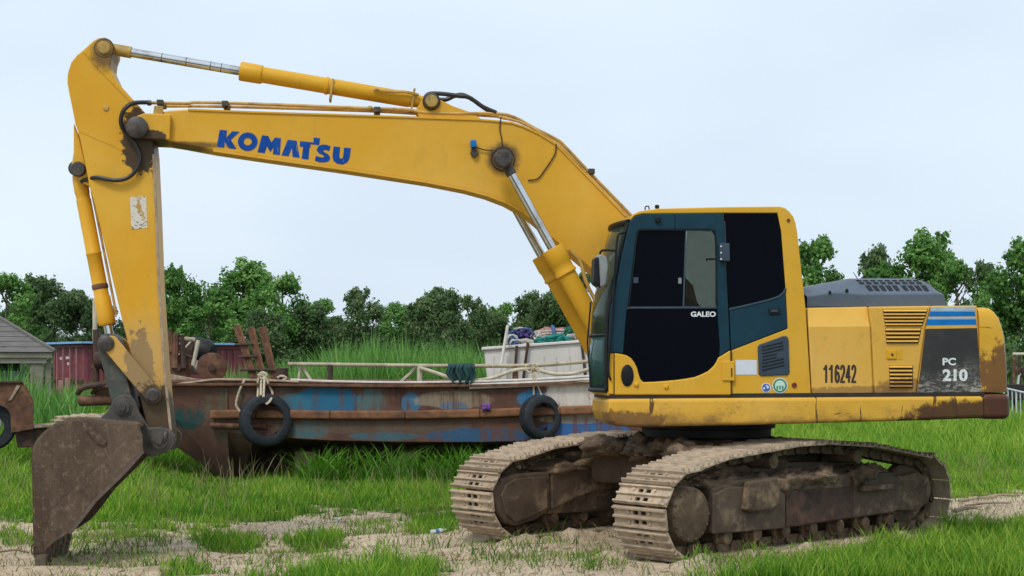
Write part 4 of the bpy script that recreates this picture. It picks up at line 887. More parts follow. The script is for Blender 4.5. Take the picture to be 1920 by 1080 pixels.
# ------------------------------------------------------------------ boat
BY = 21.0; BW = 1.45                          # near side plane, half beam
BOAT = empty('work_boat', (0, 0, 0), 0, 'rusty blue flat-decked boat beached in the grass behind the excavator', 'boat')
def B(px, py, y=BY): return at(px, py, y)
st = [  # px, deck y, chine y, keel y, beam factor deck, beam factor chine
 (143, 738, 746, 750, .45, .30), (165, 728, 752, 758, .66, .5), (215, 722, 762, 782, .86, .74), (280, 718, 776, 818, .96, .86), (330, 716, 788, 848, 1, .93), (424, 716, 808, 912, 1, .97), (436, 716, 811, 905, 1, .98), (480, 716, 818, 850, 1, 1), (620, 718, 826, 842, 1, 1), (760, 719, 829, 842, 1, 1), (900, 718, 829, 842, 1, 1), (1060, 714, 825, 842, 1, 1), (1200, 709, 820, 838, .98, .97), (1330, 704, 815, 834, .92, .9)]
rows = []
for px, dy, cy_, ky, wd, wc in st:
    x = B(px, 700)[0]; zd, zc, zk = B(px, dy)[2], B(px, cy_)[2], B(px, ky)[2]; yc = BY+BW
    zm_ = zd+(zc-zd)*.5; kw = .80 if px < 430 else (.6 if px < 450 else .34)
    rows.append([Vector((x, yc-BW*wd+.1, zd)), Vector((x, yc-BW*wd, zd)), Vector((x, yc-BW*(wd*.55+wc*.45), zm_)), Vector((x, yc-BW*wc, zc)), Vector((x, yc-BW*wc*kw, zk)), Vector((x, yc+BW*wc*kw, zk)), Vector((x, yc+BW*wc, zc)), Vector((x, yc+BW*(wd*.55+wc*.45), zm_)), Vector((x, yc+BW*wd, zd)), Vector((x, yc+BW*wd-.1, zd))])
hm = MB().sheet(rows, False)
hm.f.append(tuple(range(9, -1, -1))); hm.sm.append(False); n_ = len(rows); hm.f.append(tuple((n_-1)*10+i for i in range(10))); hm.sm.append(False)
hull = hm.build('hull', 'hull_paint', BOAT, .008)
t_ = None
class _T(NT):
    def __init__(s): s.m = M['hull_paint']; s.n, s.l = s.m.node_tree.nodes, s.m.node_tree.links; s.b = s.n['Principled BSDF']; s.out = s.n['Material Output']; s.tc = s.n.new('ShaderNodeTexCoord'); s.co = s.tc.outputs['Object']
t = _T()
c = t.mix(t.ramp(t.noise(2.2, 7, .65), .35, .68), (.070, .029, .020), (.135, .068, .046))
c = t.mix(t.ramp(t.noise(1.3, 6, .65, (1, 1, .35), loc=(2, 0, 5)), .5, .66), c, (.105, .078, .056))
def hp_(x, y): p = B(x, y); return (p[0], BY+.2, p[2])
for (x, y), rad, col, am in (((610, 752), (.47, 3, .20), (.006, .12, .23), .97), ((550, 760), (.25, 3, .16), (.03, .16, .22), .6), ((695, 755), (.2, 3, .2), (.05, .17, .19), .6), ((770, 757), (.12, 3, .16), (.02, .16, .30), .8), ((850, 750), (.55, 3, .12), (.36, .31, .22), .5), ((850, 762), (.2, 3, .07), (.03, .15, .30), .6),
                         ((998, 748), (.22, 3, .12), (.015, .17, .36), .9), ((1090, 742), (.5, 3, .26), (.58, .54, .48), .95), ((1190, 742), (.5, 3, .26), (.58, .54, .48), .95), ((580, 806), (.25, 3, .12), (.02, .13, .17), .7), ((900, 816), (.75, 3, .10), (.010, .085, .19), .85), ((1095, 804), (.6, 3, .11), (.010, .12, .36), .95), ((1080, 785), (.5, 3, .07), (.25, .22, .18), .8),
                         ((720, 818), (.5, 3, .06), (.02, .13, .18), .7), ((352, 785), (.22, 3, .16), (.008, .06, .06), .95), ((410, 760), (.2, 3, .2), (.09, .10, .06), .6), ((700, 800), (1.2, 3, .10), (.11, .09, .06), .5)):
    c = t.mix(t.math('MULTIPLY', t.spot(hp_(x, y), rad, .10, 7, .42), am), c, col)
strk = t.ramp(t.noise(5.5, 7, .7, (1.6, 1, .16)), .48, .60)
c = t.mix(t.math('MULTIPLY', strk, .78), c, (.115, .046, .026))
low = t.ramp(t.math('ADD', t.sep()[2], t.math('MULTIPLY', t.math('SUBTRACT', t.noise(3, 5), .5), .3)), .38, .60, inv=True)
c = t.mix(t.math('MULTIPLY', low, .85), c, (.052, .026, .019))
c = t.mix(t.math('MULTIPLY', t.spot(hp_(1120, 741), (.62, 3, .24), .12, 6, .3), .8), c, t.mix(t.ramp(t.noise(9, 7, .7, (1, 1, .3)), .56, .66), (.60, .56, .50), (.30, .20, .13)))
t.color(c).rough(.75); t.bump(t.math('ADD', t.noise(3, 4), t.math('MULTIPLY', t.noise(30, 5, .7), .3)), .5, .03)
MB().box((B(800, 800)[0], BY+BW, .26), (5.4, .5, .56)).build('keel', 'rust_dark', BOAT, .02)
for x in (560, 760, 960): MB().box((B(x, 800)[0], BY+BW, .2), (.3, 1.6, .44)).build('support_block', 'timber', BOAT, .02)
# deck
MB().plan([(r[1].x, r[1].y+.1) for r in rows]+[(r[8].x, r[8].y-.1) for r in rows[::-1]], B(600, 724)[2]-.04, B(600, 724)[2]).build('deck', 'rust_dark', BOAT)
MB().tube(smooth_pts([r[1]+Vector((0, .02, .0)) for r in rows], 4), .035, 8).build('gunwale', 'rust', BOAT)
MB().tube(smooth_pts([r[8]+Vector((0, -.02, .0)) for r in rows], 4), .035, 8).build('gunwale', 'rust', BOAT)
fl = MB()
for i in range(3, len(rows)-1):
    p_, q_ = rows[i][1]+Vector((0, -.03, -.035)), rows[i+1][1]+Vector((0, -.03, -.035)); d_ = q_-p_
    fl.box((p_+q_)/2, (d_.length+.002, .12, .035), Matrix.Rotation(math.atan2(d_.y, d_.x), 3, 'Z') @ Matrix.Rotation(-math.atan2(d_.z, d_.x), 3, 'Y'))
fl.build('deck_flange', 'rust', BOAT, .006)
rub = [B(x, y, BY-.02) for x, y in ((395, 777), (480, 776), (620, 778), (760, 778), (900, 775), (1050, 770), (1200, 765), (1330, 760))]
rr = MB()
for i in range(len(rub)-1):
    d_ = rub[i+1]-rub[i]; rr.box((rub[i]+rub[i+1])/2, (d_.length+.002, .13, .12), Matrix.Rotation(-math.atan2(d_.z, d_.x), 3, 'Y'))
rr.build('rub_rail', 'rust_orange', BOAT, .03, 3)
MB().tube([B(395, 797, BY-.01), B(500, 800, BY-.01)], .04, 8).build('rub_rail', 'rust', BOAT)
for x in (425, 520, 665, 748, 862, 985, 1120):      # welded frames showing through the plating
    MB().box(B(x, 748, BY+.005), (.035, .03, .34)).build('hull_rib', 'hull_paint', BOAT, .006)
# bow end: rounded pad and roller
MB().tube([B(152, 752, 21.75), B(220, 749, 21.5), B(300, 747, 21.3)], .075, 12).build('bow_roller', 'rust', BOAT)
MB().tube(smooth_pts([B(146, 737, 21.9), B(160, 726, 21.6), B(215, 719, 21.3), B(300, 716, 21.1)], 5), .04, 8).build('bow_rim', 'rust_dark', BOAT)
# railing
rail_y = 21.12
MB().tube(smooth_pts([B(540, 682.5, rail_y), B(700, 684.5, rail_y), B(850, 686, rail_y), B(1000, 685, rail_y), B(1110, 677, rail_y), B(1200, 672, rail_y)], 4), .027, 10).build('hand_rail', 'pole_rail', BOAT)
for x, y0, m in ((619, 684, 'rust_dark'), (787, 686, 'pole_cream'), (966, 686, 'rust_orange'), (1180, 675, 'rust_orange')):
    MB().tube([B(x, y0, rail_y), B(x, 720, rail_y)], .038, 8).build('rail_post', m, BOAT)
for p in ([(583, 714), (566, 686)], [(560, 712), (563, 688)], [(752, 716), (780, 690)]):
    MB().tube([B(*q, rail_y+.06) for q in p], .022, 6).build('rail_brace', 'pole_cream', BOAT)
MB().tube(smooth_pts([B(x, y, rail_y-.06) for x, y in ((788, 690), (820, 700), (850, 710), (885, 714), (925, 708), (965, 694), (1000, 693), (1040, 701), (1075, 700), (1110, 691), (1160, 685))], 5), .026, 8).build('bent_pole', 'pole_cream', BOAT)
for k, (o_, m, r_) in enumerate(((0, 'hose_blue', .014), (3, 'hose_white', .017))):
    MB().tube(smooth_pts([B(x, y-o_, BY+.03-.03*k) for x, y in ((545, 715), (620, 718), (760, 720), (900, 718))], 4), r_, 6).build('deck_hose', m, BOAT)
for k in range(3):
    MB().tube(smooth_pts([B(x, y-5+k*5.5, BY-.01-.02*k) for x, y in ((880, 721), (960, 718), (1050, 714), (1110, 710), (1200, 705))], 4), .018, 7).build('deck_hose', 'hose_white', BOAT)
MB().tube(smooth_pts([B(x, y, BY-.03) for x, y in ((322, 722), (360, 717), (400, 712), (440, 712), (520, 714), (560, 716))], 4), .017, 7).build('deck_hose', 'timber', BOAT)
# white hold box
zt0, zt1 = B(907, 655, 21.7)[2], B(1110, 638, 21.7)[2]
x0, x1 = B(907, 690, 21.7)[0], B(1240, 690, 21.7)[0]; zl = B(900, 722, 21.7)[2]
bx_ = MB().prism([(x0, zt0), (x1, zt1+.06), (x1, zl), (x0+.06, zl)], 21.7, 23.3).build('hold_box', 'cabin_white', BOAT, .03, 3)
MB().prism([(x0-.03, zt0+.03), (x1+.03, zt1+.09), (x1+.03, zt1+.05), (x0-.03, zt0-.015)], 21.66, 23.34).build('box_lid', 'cabin_white', bx_, .012)
for x in (925, 950, 1020, 1042, 1068): MB().box(B(x, 690, 21.695), (.012, .02, .36)).build('box_seam', 'cabin_white', bx_, .003)
for pts in ([(969, 648), (966, 690), (967, 714)], [(990, 642), (985, 680), (981, 712)], [(1090, 642), (1095, 680), (1098, 712)]): MB().tube([B(x, y, 21.64) for x, y in pts], .020, 6).build('box_strap', 'rust_dark', bx_)
# bitts and bow gear
for x in (549, ): MB().cyl(B(x-20, 716, 21.3), B(x-20, 690, 21.3), .085, 14).build('bollard', 'rust_dark', BOAT)
tagrope = MB().tube(smooth_pts([B(x, y, 21.2) for x, y in ((520, 709), (528, 705), (537, 709), (530, 713))], 4), .018, 6).build('bollard_rope', 'rope', BOAT)

# rusty three-post frame on deck
LF = empty('post_frame', B(480, 716, 21.6), 0, 'rusty leaning three-post frame with rungs standing on the boat deck', 'frame')
def rel(o, *ps): return [Vector(p)-o.location for p in ps]
posts = (((443, 611), (478, 716)), ((469, 614), (494, 716)), ((491, 613), (515, 716)))
for (a0, b0), (a1, b1) in posts:
    q0, q1 = rel(LF, B(a0, b0, 21.6), B(a1, b1, 21.6)); d_ = q1-q0
    MB().box((q0+q1)/2, (.085, .07, d_.length), d_.to_track_quat('Z', 'X').to_matrix()).build('post', 'rust', LF, .008)
    MB().box((q0+q1)/2+Vector((.05, -.02, 0)), (.03, .03, d_.length*.98), d_.to_track_quat('Z', 'X').to_matrix()).build('post_flange', 'rust_orange', LF, .004)
for (a0, b0, a1, b1) in ((440, 646, 475, 645), (446, 669, 482, 668), (450, 694, 516, 694)):
    MB().tube(rel(LF, B(a0, b0, 21.54), B(a1, b1, 21.54)), .018, 7).build('rung', 'rust_dark', LF)
# winch
WN = empty('deck_winch', B(365, 716, 21.9), 0, 'rusty deck winch with two round drum ends near the boat bow', 'winch')
for x, w_ in ((397, 27), (333, 24)):
    c_ = rel(WN, B(x, 689, 21.75))[0]; r_ = 28/FPX*21.75
    MB().lathe([(.03, -.05), (r_*.35, -.05), (r_*.4, -.02), (r_*.95, -.02), (r_, -.01), (r_, .02), (r_*.9, .03), (.03, .03)], c_, (.25, -1, .0), 26).build('drum_end', 'rust', WN)
    MB().lathe([(.001, .07), (.05, .07), (.055, .0)], c_, (.25, -1, 0), 12).build('drum_hub', 'rust_dark', WN)
MB().tube(rel(WN, B(333, 689, 21.95), B(397, 689, 21.95)), .10, 14).build('drum_core', 'net_white', WN)
MB().lathe([(.001, -.18), (.16, -.18), (.17, -.1), (.17, .1), (.12, .19), (.001, .20)], rel(WN, B(378, 656, 22.1))[0], (1, -.3, -.25), 22).build('engine_drum', 'rubber', WN)
MB().box(rel(WN, B(358, 655, 22.1))[0], (.12, .3, .26)).build('engine_block', 'rust_dark', WN, .02)
for p, m, r_ in (([(372, 638), (362, 685)], 'pole_cream', .03), ([(322, 655), (365, 672)], 'rust_dark', .02), ([(335, 665), (358, 640)], 'hose_white', .012), ([(330, 625), (328, 690)], 'rust', .05), ([(318, 620), (322, 660)], 'rust', .04), ([(342, 628), (345, 690)], 'rust_dark', .04), ([(338, 634), (366, 637)], 'timber', .03)):
    MB().tube(rel(WN, *[B(x, y, 21.7) for x, y in p]), r_, 8).build('winch_bar', m, WN)
q0, q1 = rel(WN, B(318, 706, 21.5), B(372, 716, 21.5)); d_ = q1-q0
MB().box((q0+q1)/2, (d_.length, .1, .07), Matrix.Rotation(-math.atan2(d_.z, d_.x), 3, 'Y')).build('winch_plank', 'timber', WN, .005)
# davit at the bow
DV = empty('bow_davit', B(182, 722, 21.9), 0, 'rusty bent pipe davit standing at the bow behind the bucket link', 'davit')
MB().tube(rel(DV, *smooth_pts([B(178, 560, 21.9), B(178, 640, 21.9)], 3)), .035, 8).build('pole', 'pole_cream', DV)
MB().tube(rel(DV, *smooth_pts([B(180, 618, 21.8), B(180, 700, 21.8), B(181, 720, 21.8), B(189, 727, 21.8), B(214, 726, 21.8)], 4)), .045, 10).build('post', 'rust_dark', DV)
MB().prism([(p.x, p.z) for p in rel(DV, *[B(x, y, 21.9) for x, y in ((180, 618), (196, 640), (212, 640), (214, 705), (196, 700), (184, 680))])], -.05, .15).build('davit_plate', 'rust_dark', DV, .01)
MB().tube(rel(DV, B(172, 688, 21.8), B(186, 688, 21.8)), .025, 6).build('cross_bar', 'rust', DV)
MB().lathe([(.001, -.16), (.11, -.16), (.13, -.1), (.13, .1), (.11, .16), (.001, .16)], rel(DV, B(200, 675, 21.75))[0], (1, 0, 0), 16).build('drum', 'rust_dark', DV)

# tyres hung on the hull
def tyre(px, py, ro, w, yawz, label):
    T_ = empty('fender_tyre', B(px, py, BY-.13), 0, label, 'tyre', 'tyres hung on the hull')
    pr_ = [(.62, -.42), (.66, -.5), (.80, -.52), (.93, -.44), (.985, -.36), (.995, -.26), (.965, -.25), (.965, -.21), (1, -.20), (1, -.04), (.965, -.03), (.965, .03), (1, .04), (1, .20), (.965, .21), (.965, .25), (.995, .26), (.985, .36), (.93, .44), (.80, .52), (.66, .5), (.62, .42), (.64, .3), (.88, .36), (.92, 0), (.88, -.36), (.64, -.3), (.62, -.42)]
    o = MB().lathe([(r*ro, h*w) for r, h in pr_], (0, 0, 0), (math.sin(R(yawz)), -math.cos(R(yawz)), .06), 48).build('tyre_casing', 'tyre', T_)
    return T_
tyre(498, 788, .365, .22, 24, 'black tyre hung by a loose rope near the bow end of the hull')
tyre(1013, 782, .305, .20, 33, 'black tyre hung on the hull beside the excavator cab')
# ropes
def ropes(name, label, lines, y, r=.017, cat='rope', mat='rope'):
    base = B(*lines[0][0], y); E_ = empty(name, base, 0, label, cat)
    for ln in lines: MB().tube(smooth_pts(rel(E_, *[B(p[0], p[1], y-(p[2] if len(p) > 2 else 0)) for p in ln]), 6), r, 6).build('strand', mat, E_)
    return E_
ropes('mooring_rope', 'pale knotted rope tying the bow-end tyre to the deck edge', [[(492, 700), (484, 712), (484, 730), (483, 745, .2)], [(494, 700), (490, 715), (489, 742, .2)], [(490, 703), (498, 708), (503, 720), (511, 738), (506, 752, .22), (499, 758, .24)], [(484, 704), (492, 698), (500, 704), (492, 710), (484, 706)], [(496, 706), (494, 745, .2)]], 20.95)
ropes('loose_rope', 'single pale rope looping down the hull left of the bow-end tyre', [[(460, 711), (452, 725), (445, 745), (443, 760), (449, 770), (456, 775)]], 20.93)
ropes('rail_rope', 'pale rope knotted on the rail and tied to the tyre beside the cab', [[(985, 688), (992, 683), (1000, 690), (994, 698), (986, 694)], [(996, 690), (1003, 705), (1008, 722), (1015, 742), (1012, 756, .15)], [(1001, 688), (1012, 700)], [(999, 695), (1001, 740)], [(990, 686), (1003, 683), (1010, 695)]], 20.98, .014)
# cloth over the rail
def cloth():
    g = []
    x0, x1 = B(837, 700, 21)[0], B(891, 700, 21)[0]; zr = B(860, 685, rail_y)[2]+.035
    for i in range(22):
        row = []; s_ = i/21
        for j in range(27):
            u_ = j/26; x = x0+(x1-x0)*u_; ln = .24+.13*math.exp(-((u_-.68)/.16)**2)+.08*math.sin(u_*7)
            if s_ < .2: y = rail_y+.10-.2*s_/.2; z = zr-.10*abs(s_-.1)/.1*(.5 if s_ > .1 else 2)
            else: y = rail_y-.10-.02*s_; z = zr-.05-(s_-.2)/.8*ln
            fold = .035*math.sin(u_*22+s_*3)*(s_)+.02*math.sin(u_*41+1)
            pinch = (u_-.6)*-.25*max(0, s_-.4)
            row.append(Vector((x+pinch*(x1-x0)*2+.02*math.sin(s_*9+u_*3), y+fold-.02, z)))
        g.append(row)
    return g
ck = MB().sheet(cloth()).build('draped_cloth', 'cloth_green', None, solid=.008); tag(ck, 'dark green wet cloth draped over the boat rail', 'cloth')
rg = lump('rag', 'purple_rag', [((B(912, 763)[0], BY-.1, B(912, 763)[2]), (.055, .04, .05))], None, 2, .8); tag(rg, 'small purple rag lying on the rusty rub rail', 'rag')
# heap on the hold box
def heap(name, mat, label, items, cat, seed, strands=18, smat=None, r=.010):
    E_ = empty(name, B(items[0][0], items[0][1], 22.0), 0, label, cat)
    cs = []
    for x, y, rx, ry in items:
        p = B(x, y, 22.0+random.uniform(-.1, .25))-E_.location; s_ = 22/FPX; cs.append((tuple(p), (rx*s_, max(rx*s_*.7, .12), ry*s_)))
    lump('bundle', mat, cs, E_, seed, .75, sub=4)
    mb = MB(); rr_ = random.Random(seed)
    for k in range(strands):
        c0, r0 = rr_.choice(cs); a = rr_.uniform(0, 6.28); pts = []
        for j in range(5):
            a += rr_.uniform(.3, .9); e = rr_.uniform(.8, 1.25)
            pts.append(Vector((c0[0]+r0[0]*math.cos(a)*e, c0[1]-r0[1]*abs(math.sin(a*.7))*1.05, c0[2]+r0[2]*math.sin(a)*e)))
        mb.tube(smooth_pts(pts, 4), r, 5)
    tag(mb.build('loose_cords', smat or mat, E_), kind='stuff')
heap('net_pile', 'net_purple', 'purple and blue net bundle at the left end of the white box', [(972, 632, 20, 14), (985, 627, 14, 10), (962, 640, 12, 8)], 'net', 3, 22, 'net_blue')
heap('net_pile', 'net_blue', 'small faded blue net bundle below the purple one', [(960, 638, 10, 10), (968, 644, 12, 6)], 'net', 8, 14, 'net_white')
heap('net_pile', 'net_white', 'pale twine bundle in the middle of the white box lid', [(985, 644, 14, 7), (978, 620, 12, 5), (1005, 634, 10, 10)], 'net', 5, 26, 'net_white')
heap('net_pile', 'net_teal', 'bright teal fishing net heaped on the white box', [(1025, 641, 22, 6), (1045, 637, 20, 8), (1010, 643, 14, 5)], 'net', 12, 26)
heap('net_pile', 'net_green', 'dull green net bundle at the right end of the box beside the cab', [(1078, 622, 18, 10), (1092, 620, 14, 9)], 'net', 17, 16)
heap('net_pile', 'net_white', 'white rope net lying in front of the green bundle on the box', [(1080, 634, 18, 6), (1096, 630, 14, 7)], 'net', 21, 30)
SC = empty('striped_sack', B(1035, 640, 22.5), 0, 'red and white striped sack under a blue strap on the white box', 'sack')
lump('sack_body', 'sack_red', [(tuple(B(1030, 626, 22.5)-SC.location), (.22, .18, .09)), (tuple(B(1052, 624, 22.5)-SC.location), (.18, .18, .08))], SC, 6, .3)
for k in range(3): MB().tube(rel(SC, *smooth_pts([B(1008, 622+k*5, 22.3), B(1035, 620+k*5, 22.28), B(1062, 619+k*5, 22.32)], 3)), .014, 6).build('stripe', 'net_white', SC)
MB().tube(rel(SC, *smooth_pts([B(1035, 612, 22.3), B(1038, 618, 22.25), B(1040, 634, 22.22)], 3)), .03, 8).build('strap', 'net_blue', SC)
wp = MB().tube([B(952, 610, 21.55), B(934, 716, 21.45)], .022, 8).build('leaning_pole', 'hose_white', None); tag(wp, 'thin white pole leaning against the white box', 'pole')

# ------------------------------------------------------------------ shed, container, trailer, wall
SHD = 36.0
_sp = at(104, 757, SHD); SH = empty('shed', (_sp.x, _sp.y, 0), R(18), 'low shed with grey hipped roof at the left edge', 'shed')
def S(px, py, y=SHD): return at(px, py, y)-SH.location
ez = S(0, 660)[2]; ex = 0.0; exl = -7.5; rz = 3.12; rx_ = -1.7
g0 = [Vector((exl, 0, ez)), Vector((ex, 0, ez)), Vector((ex, 5.5, ez)), Vector((exl, 5.5, ez)), Vector((exl+.8, 2.7, rz)), Vector((rx_, 2.7, rz))]
MB().add(g0, [(0, 1, 5, 4), (1, 2, 5), (2, 3, 4, 5), (3, 0, 4), (3, 2, 1, 0)]).build('roof', 'roof_grey', SH)
rt = MB()
for k in range(1, 9):                       # courses of the roof slope
    f_ = k/9; a_ = Vector((exl, 0, ez)).lerp(Vector((exl+.8, 2.7, rz)), f_); b_ = Vector((ex, 0, ez)).lerp(Vector((rx_, 2.7, rz)), f_)
    rt.box((a_+b_)/2+Vector((0, 0, .004)), ((b_-a_).length, .03, .006))
rt.build('roof_courses', 'roof_grey', SH)['kind'] = 'stuff'
q0, q1 = Vector((ex, 0, ez)), Vector((rx_, 2.7, rz)); MB().tube([q0+Vector((0, 0, .02)), q1+Vector((0, 0, .02))], .05, 6).build('hip_ridge', 'roof_grey', SH)
MB().box(((exl+ex)/2-.06, .10, ez-.08), (ex-exl-.02, .12, .13)).build('fascia', 'shed_wall', SH, .01)
MB().box(((exl+ex)/2-.1, .2, ez-.2), (ex-exl-.2, .2, .14)).build('eave_beam', 'concrete', SH, .01)
MB().box((-.42, .3, ez/2-.1), (.30, .30, ez-.2)).build('column', 'shed_wall', SH, .015)
MB().box((-.16, .35, ez/2-.1), (.14, .3, ez-.2)).build('column', 'shed_wall', SH, .015)
MB().box((exl+3.2, 1.9, ez/2-.1), (7.0, .2, ez-.3)).build('wall', 'shed_dark', SH)
wf = MB().box(((-.95), 1.78, ez-.75), (.5, .05, .6)).build('window', 'stripe_pale', SH)
for dx in (-.12, .12): MB().box(((-.95)+dx, 1.74, ez-.75), (.04, .04, .6)).build('window_bar', 'shed_dark', wf)

CDp = 50.0
co = at(158, 780, CDp); CT = empty('shipping_container', co, R(40), 'dark red shipping container with a blue roof edge behind the boat bow', 'container')
CLn, CWd, CHt = 6.06, 2.44, 2.36
MB().box((CLn/2, CWd/2, CHt/2), (CLn-.06, CWd-.06, CHt)).build('container_body', 'container_red', CT)
for x in (0.06, CLn-.06):
    for y in (.06, CWd-.06): MB().box((x, y, CHt/2), (.14, .14, CHt+.02)).build('corner_post', 'container_red', CT, .01)
for k in range(22): MB().box((.35+k*.25, .015, CHt/2), (.12, .05, CHt-.3)).build('corrugation', 'container_red', CT, .015)
for z in (.08, CHt-.06): MB().box((CLn/2, .02, z), (CLn, .1, .14)).build('side_rail', 'container_red', CT, .01)
for z in (.08, CHt-.06, 1.15): MB().box((-.0, CWd/2, z), (.1, CWd, .10)).build('end_rail', 'rust_dark' if z == 1.15 else 'container_red', CT, .01)
for y in (.45, .95, 1.5, 2.0): MB().tube([(-.07, y, .1), (-.07, y, CHt-.1)], .028, 8).build('lock_rod', 'container_pink', CT)
MB().box((CLn/2-.05, CWd/2, CHt+.05), (CLn+.35, CWd+.5, .07)).build('roof_sheet', 'container_roof_blue', CT, .01)
for y, z, w, h in ((1.75, 1.9, .16, .10), (1.2, 1.92, .36, .10), (1.15, 1.72, .16, .10)):
    pl_ = MB()
    for k in range(max(2, int(w/.075))): pl_.box((-.062, y-w/2+k*.085, z), (.006, .05, h*random.uniform(.7, 1)))
    pl_.build('stencil_marks', 'letter_white', CT)
for y, z, w, h in ((1.75, .92, .34, .5), (1.22, .95, .3, .6)): MB().box((-.06, y, z), (.008, w, h)).build('door_plate', 'container_pink', CT)
MB().box((.5, -.012, .85), (.22, .01, .5)).build('side_plate', 'letter_white', CT)
MB().box((.62, -.012, 1.6), (.08, .01, .14)).build('side_plate', 'letter_white', CT)

TRD = 21.6
TR = empty('rusty_trailer', at(10, 902, TRD), R(18), 'rusty trailer with tapered hopper and wheel arch at the left edge', 'trailer')
def Q(px, py, y=TRD): return at(px, py, y)-TR.location
def trp(name, pts, y0, y1, mat, bev=.01, parent=TR): return MB().prism([(Q(x, y, TRD+y0).x, Q(x, y, TRD+y0).z) for x, y in pts], y0, y1).build(name, mat, parent, bev)
arch = [(22+0*k, 812) for k in range(1)]+[(0+20*math.cos(R(a)), 790-30*math.sin(R(a))) for a in range(10, 171, 16)]
trp('hopper_side', [(20, 812), (60, 805), (61, 752), (50, 728), (40, 717), (-60, 718), (-60, 812), (-20, 812)]+arch[::-1][1:-1], 0, .03, 'rust', .005)
trp('hopper_side', [(60, 805), (61, 752), (50, 728), (40, 717), (-60, 718), (-60, 805)], 1.5, 1.53, 'rust_dark', .005)
trp('hopper_end', [(57, 805), (60, 805), (61, 752), (50, 728), (40, 717), (36, 717), (47, 728), (58, 752)], .03, 1.5, 'rust', .004)
trp('hopper_rim', [(-60, 714), (40, 714), (42, 719), (-60, 720)], -.03, .0, 'rust_dark')
trp('stiffener', [(30, 722), (36, 724), (20, 750), (14, 752)], -.02, .0, 'timber', .004)
MB().lathe([(r*.33, h*.2) for r, h in [(.5, -.4), (.9, -.45), (1, -.3), (1, .3), (.9, .45), (.5, .4)]], Q(-7, 800, TRD+.16), (0, -1, 0), 30).build('wheel', 'tyre', TR)
MB().lathe([(.001, .05), (.04, .05), (.06, .02), (.11, .0), (.12, -.05)], Q(-7, 792, TRD+.10), (0, -1, 0), 24).build('wheel_rim', 'rail_white', TR)
trp('bed_frame', [(30, 806), (208, 797), (208, 808), (100, 818), (100, 838), (36, 840)], .1, .2, 'rust_dark')
for k in range(4):
    trp('bed_plank', [(60, 799), (206, 790), (206, 795), (60, 804)], .02+k*.3, .28+k*.3, 'timber', .008)
trp('bed_leg', [(66, 820), (72, 820), (60, 905), (52, 905)], .1, .18, 'rust_dark')
trp('bed_leg', [(92, 820), (104, 820), (104, 870), (92, 870)], .3, .38, 'rust_dark')

WD = 60.0
wl0 = at(1862, 655, WD); cw_ = MB().box((wl0.x+4, WD+.12, wl0.z/2-.05), (8.4, .24, wl0.z+.1)).build('concrete_wall', 'concrete', None, .02); tag(cw_, 'grey concrete boundary wall at the right edge behind the excavator', 'wall')
RF = empty('rusty_stand', at(1908, 781, 48), 0, 'rusty pipe stand with leaning parts in front of the concrete wall', 'stand')
def Wp(px, py, y=48): return at(px, py, y)-RF.location
for p, m, r_ in (([(1900, 731), (1902, 664)], 'rust', .05), ([(1911, 668), (1912, 735)], 'rust_dark', .05), ([(1899, 664), (1945, 664)], 'pole_cream', .05), ([(1898, 668), (1908, 700)], 'rust', .04), ([(1940, 664), (1942, 780)], 'rust', .05), ([(1915, 690), (1935, 735)], 'rust_dark', .09), ([(1901, 730), (1900, 781)], 'rust_dark', .05), ([(1895, 713), (1900, 730)], 'rust_dark', .06), ([(1912, 700), (1908, 728)], 'rail_white', .05)):
    MB().tube([Wp(*q) for q in p], r_, 8).build('stand_pipe', m, RF)
MB().box(Wp(1930, 735), (1.3, .8, .5)).build('stand_tray', 'dark_steel', RF, .03)
RL = empty('white_railing', at(1884, 788, 46), 0, 'low white metal railing panel at the right edge beside the counterweight', 'railing')
def Rp(px, py, y=46): return at(px, py, y)-RL.location
ra, rb_ = Rp(1881, 727, 44.6), Rp(1960, 745, 42.5); rc, rd_ = Rp(1882, 776, 44.6), Rp(1960, 805, 42.5)
MB().tube([ra, rb_], .028, 8).build('top_rail', 'rail_white', RL); MB().tube([rc, rd_], .024, 8).build('bottom_rail', 'rail_white', RL)
for k in range(10):
    f_ = (k+.2)/10; MB().tube([ra.lerp(rb_, f_), rc.lerp(rd_, f_)], .018 if k % 3 else .026, 6).build('railing_bar', 'rail_white', RL)
    
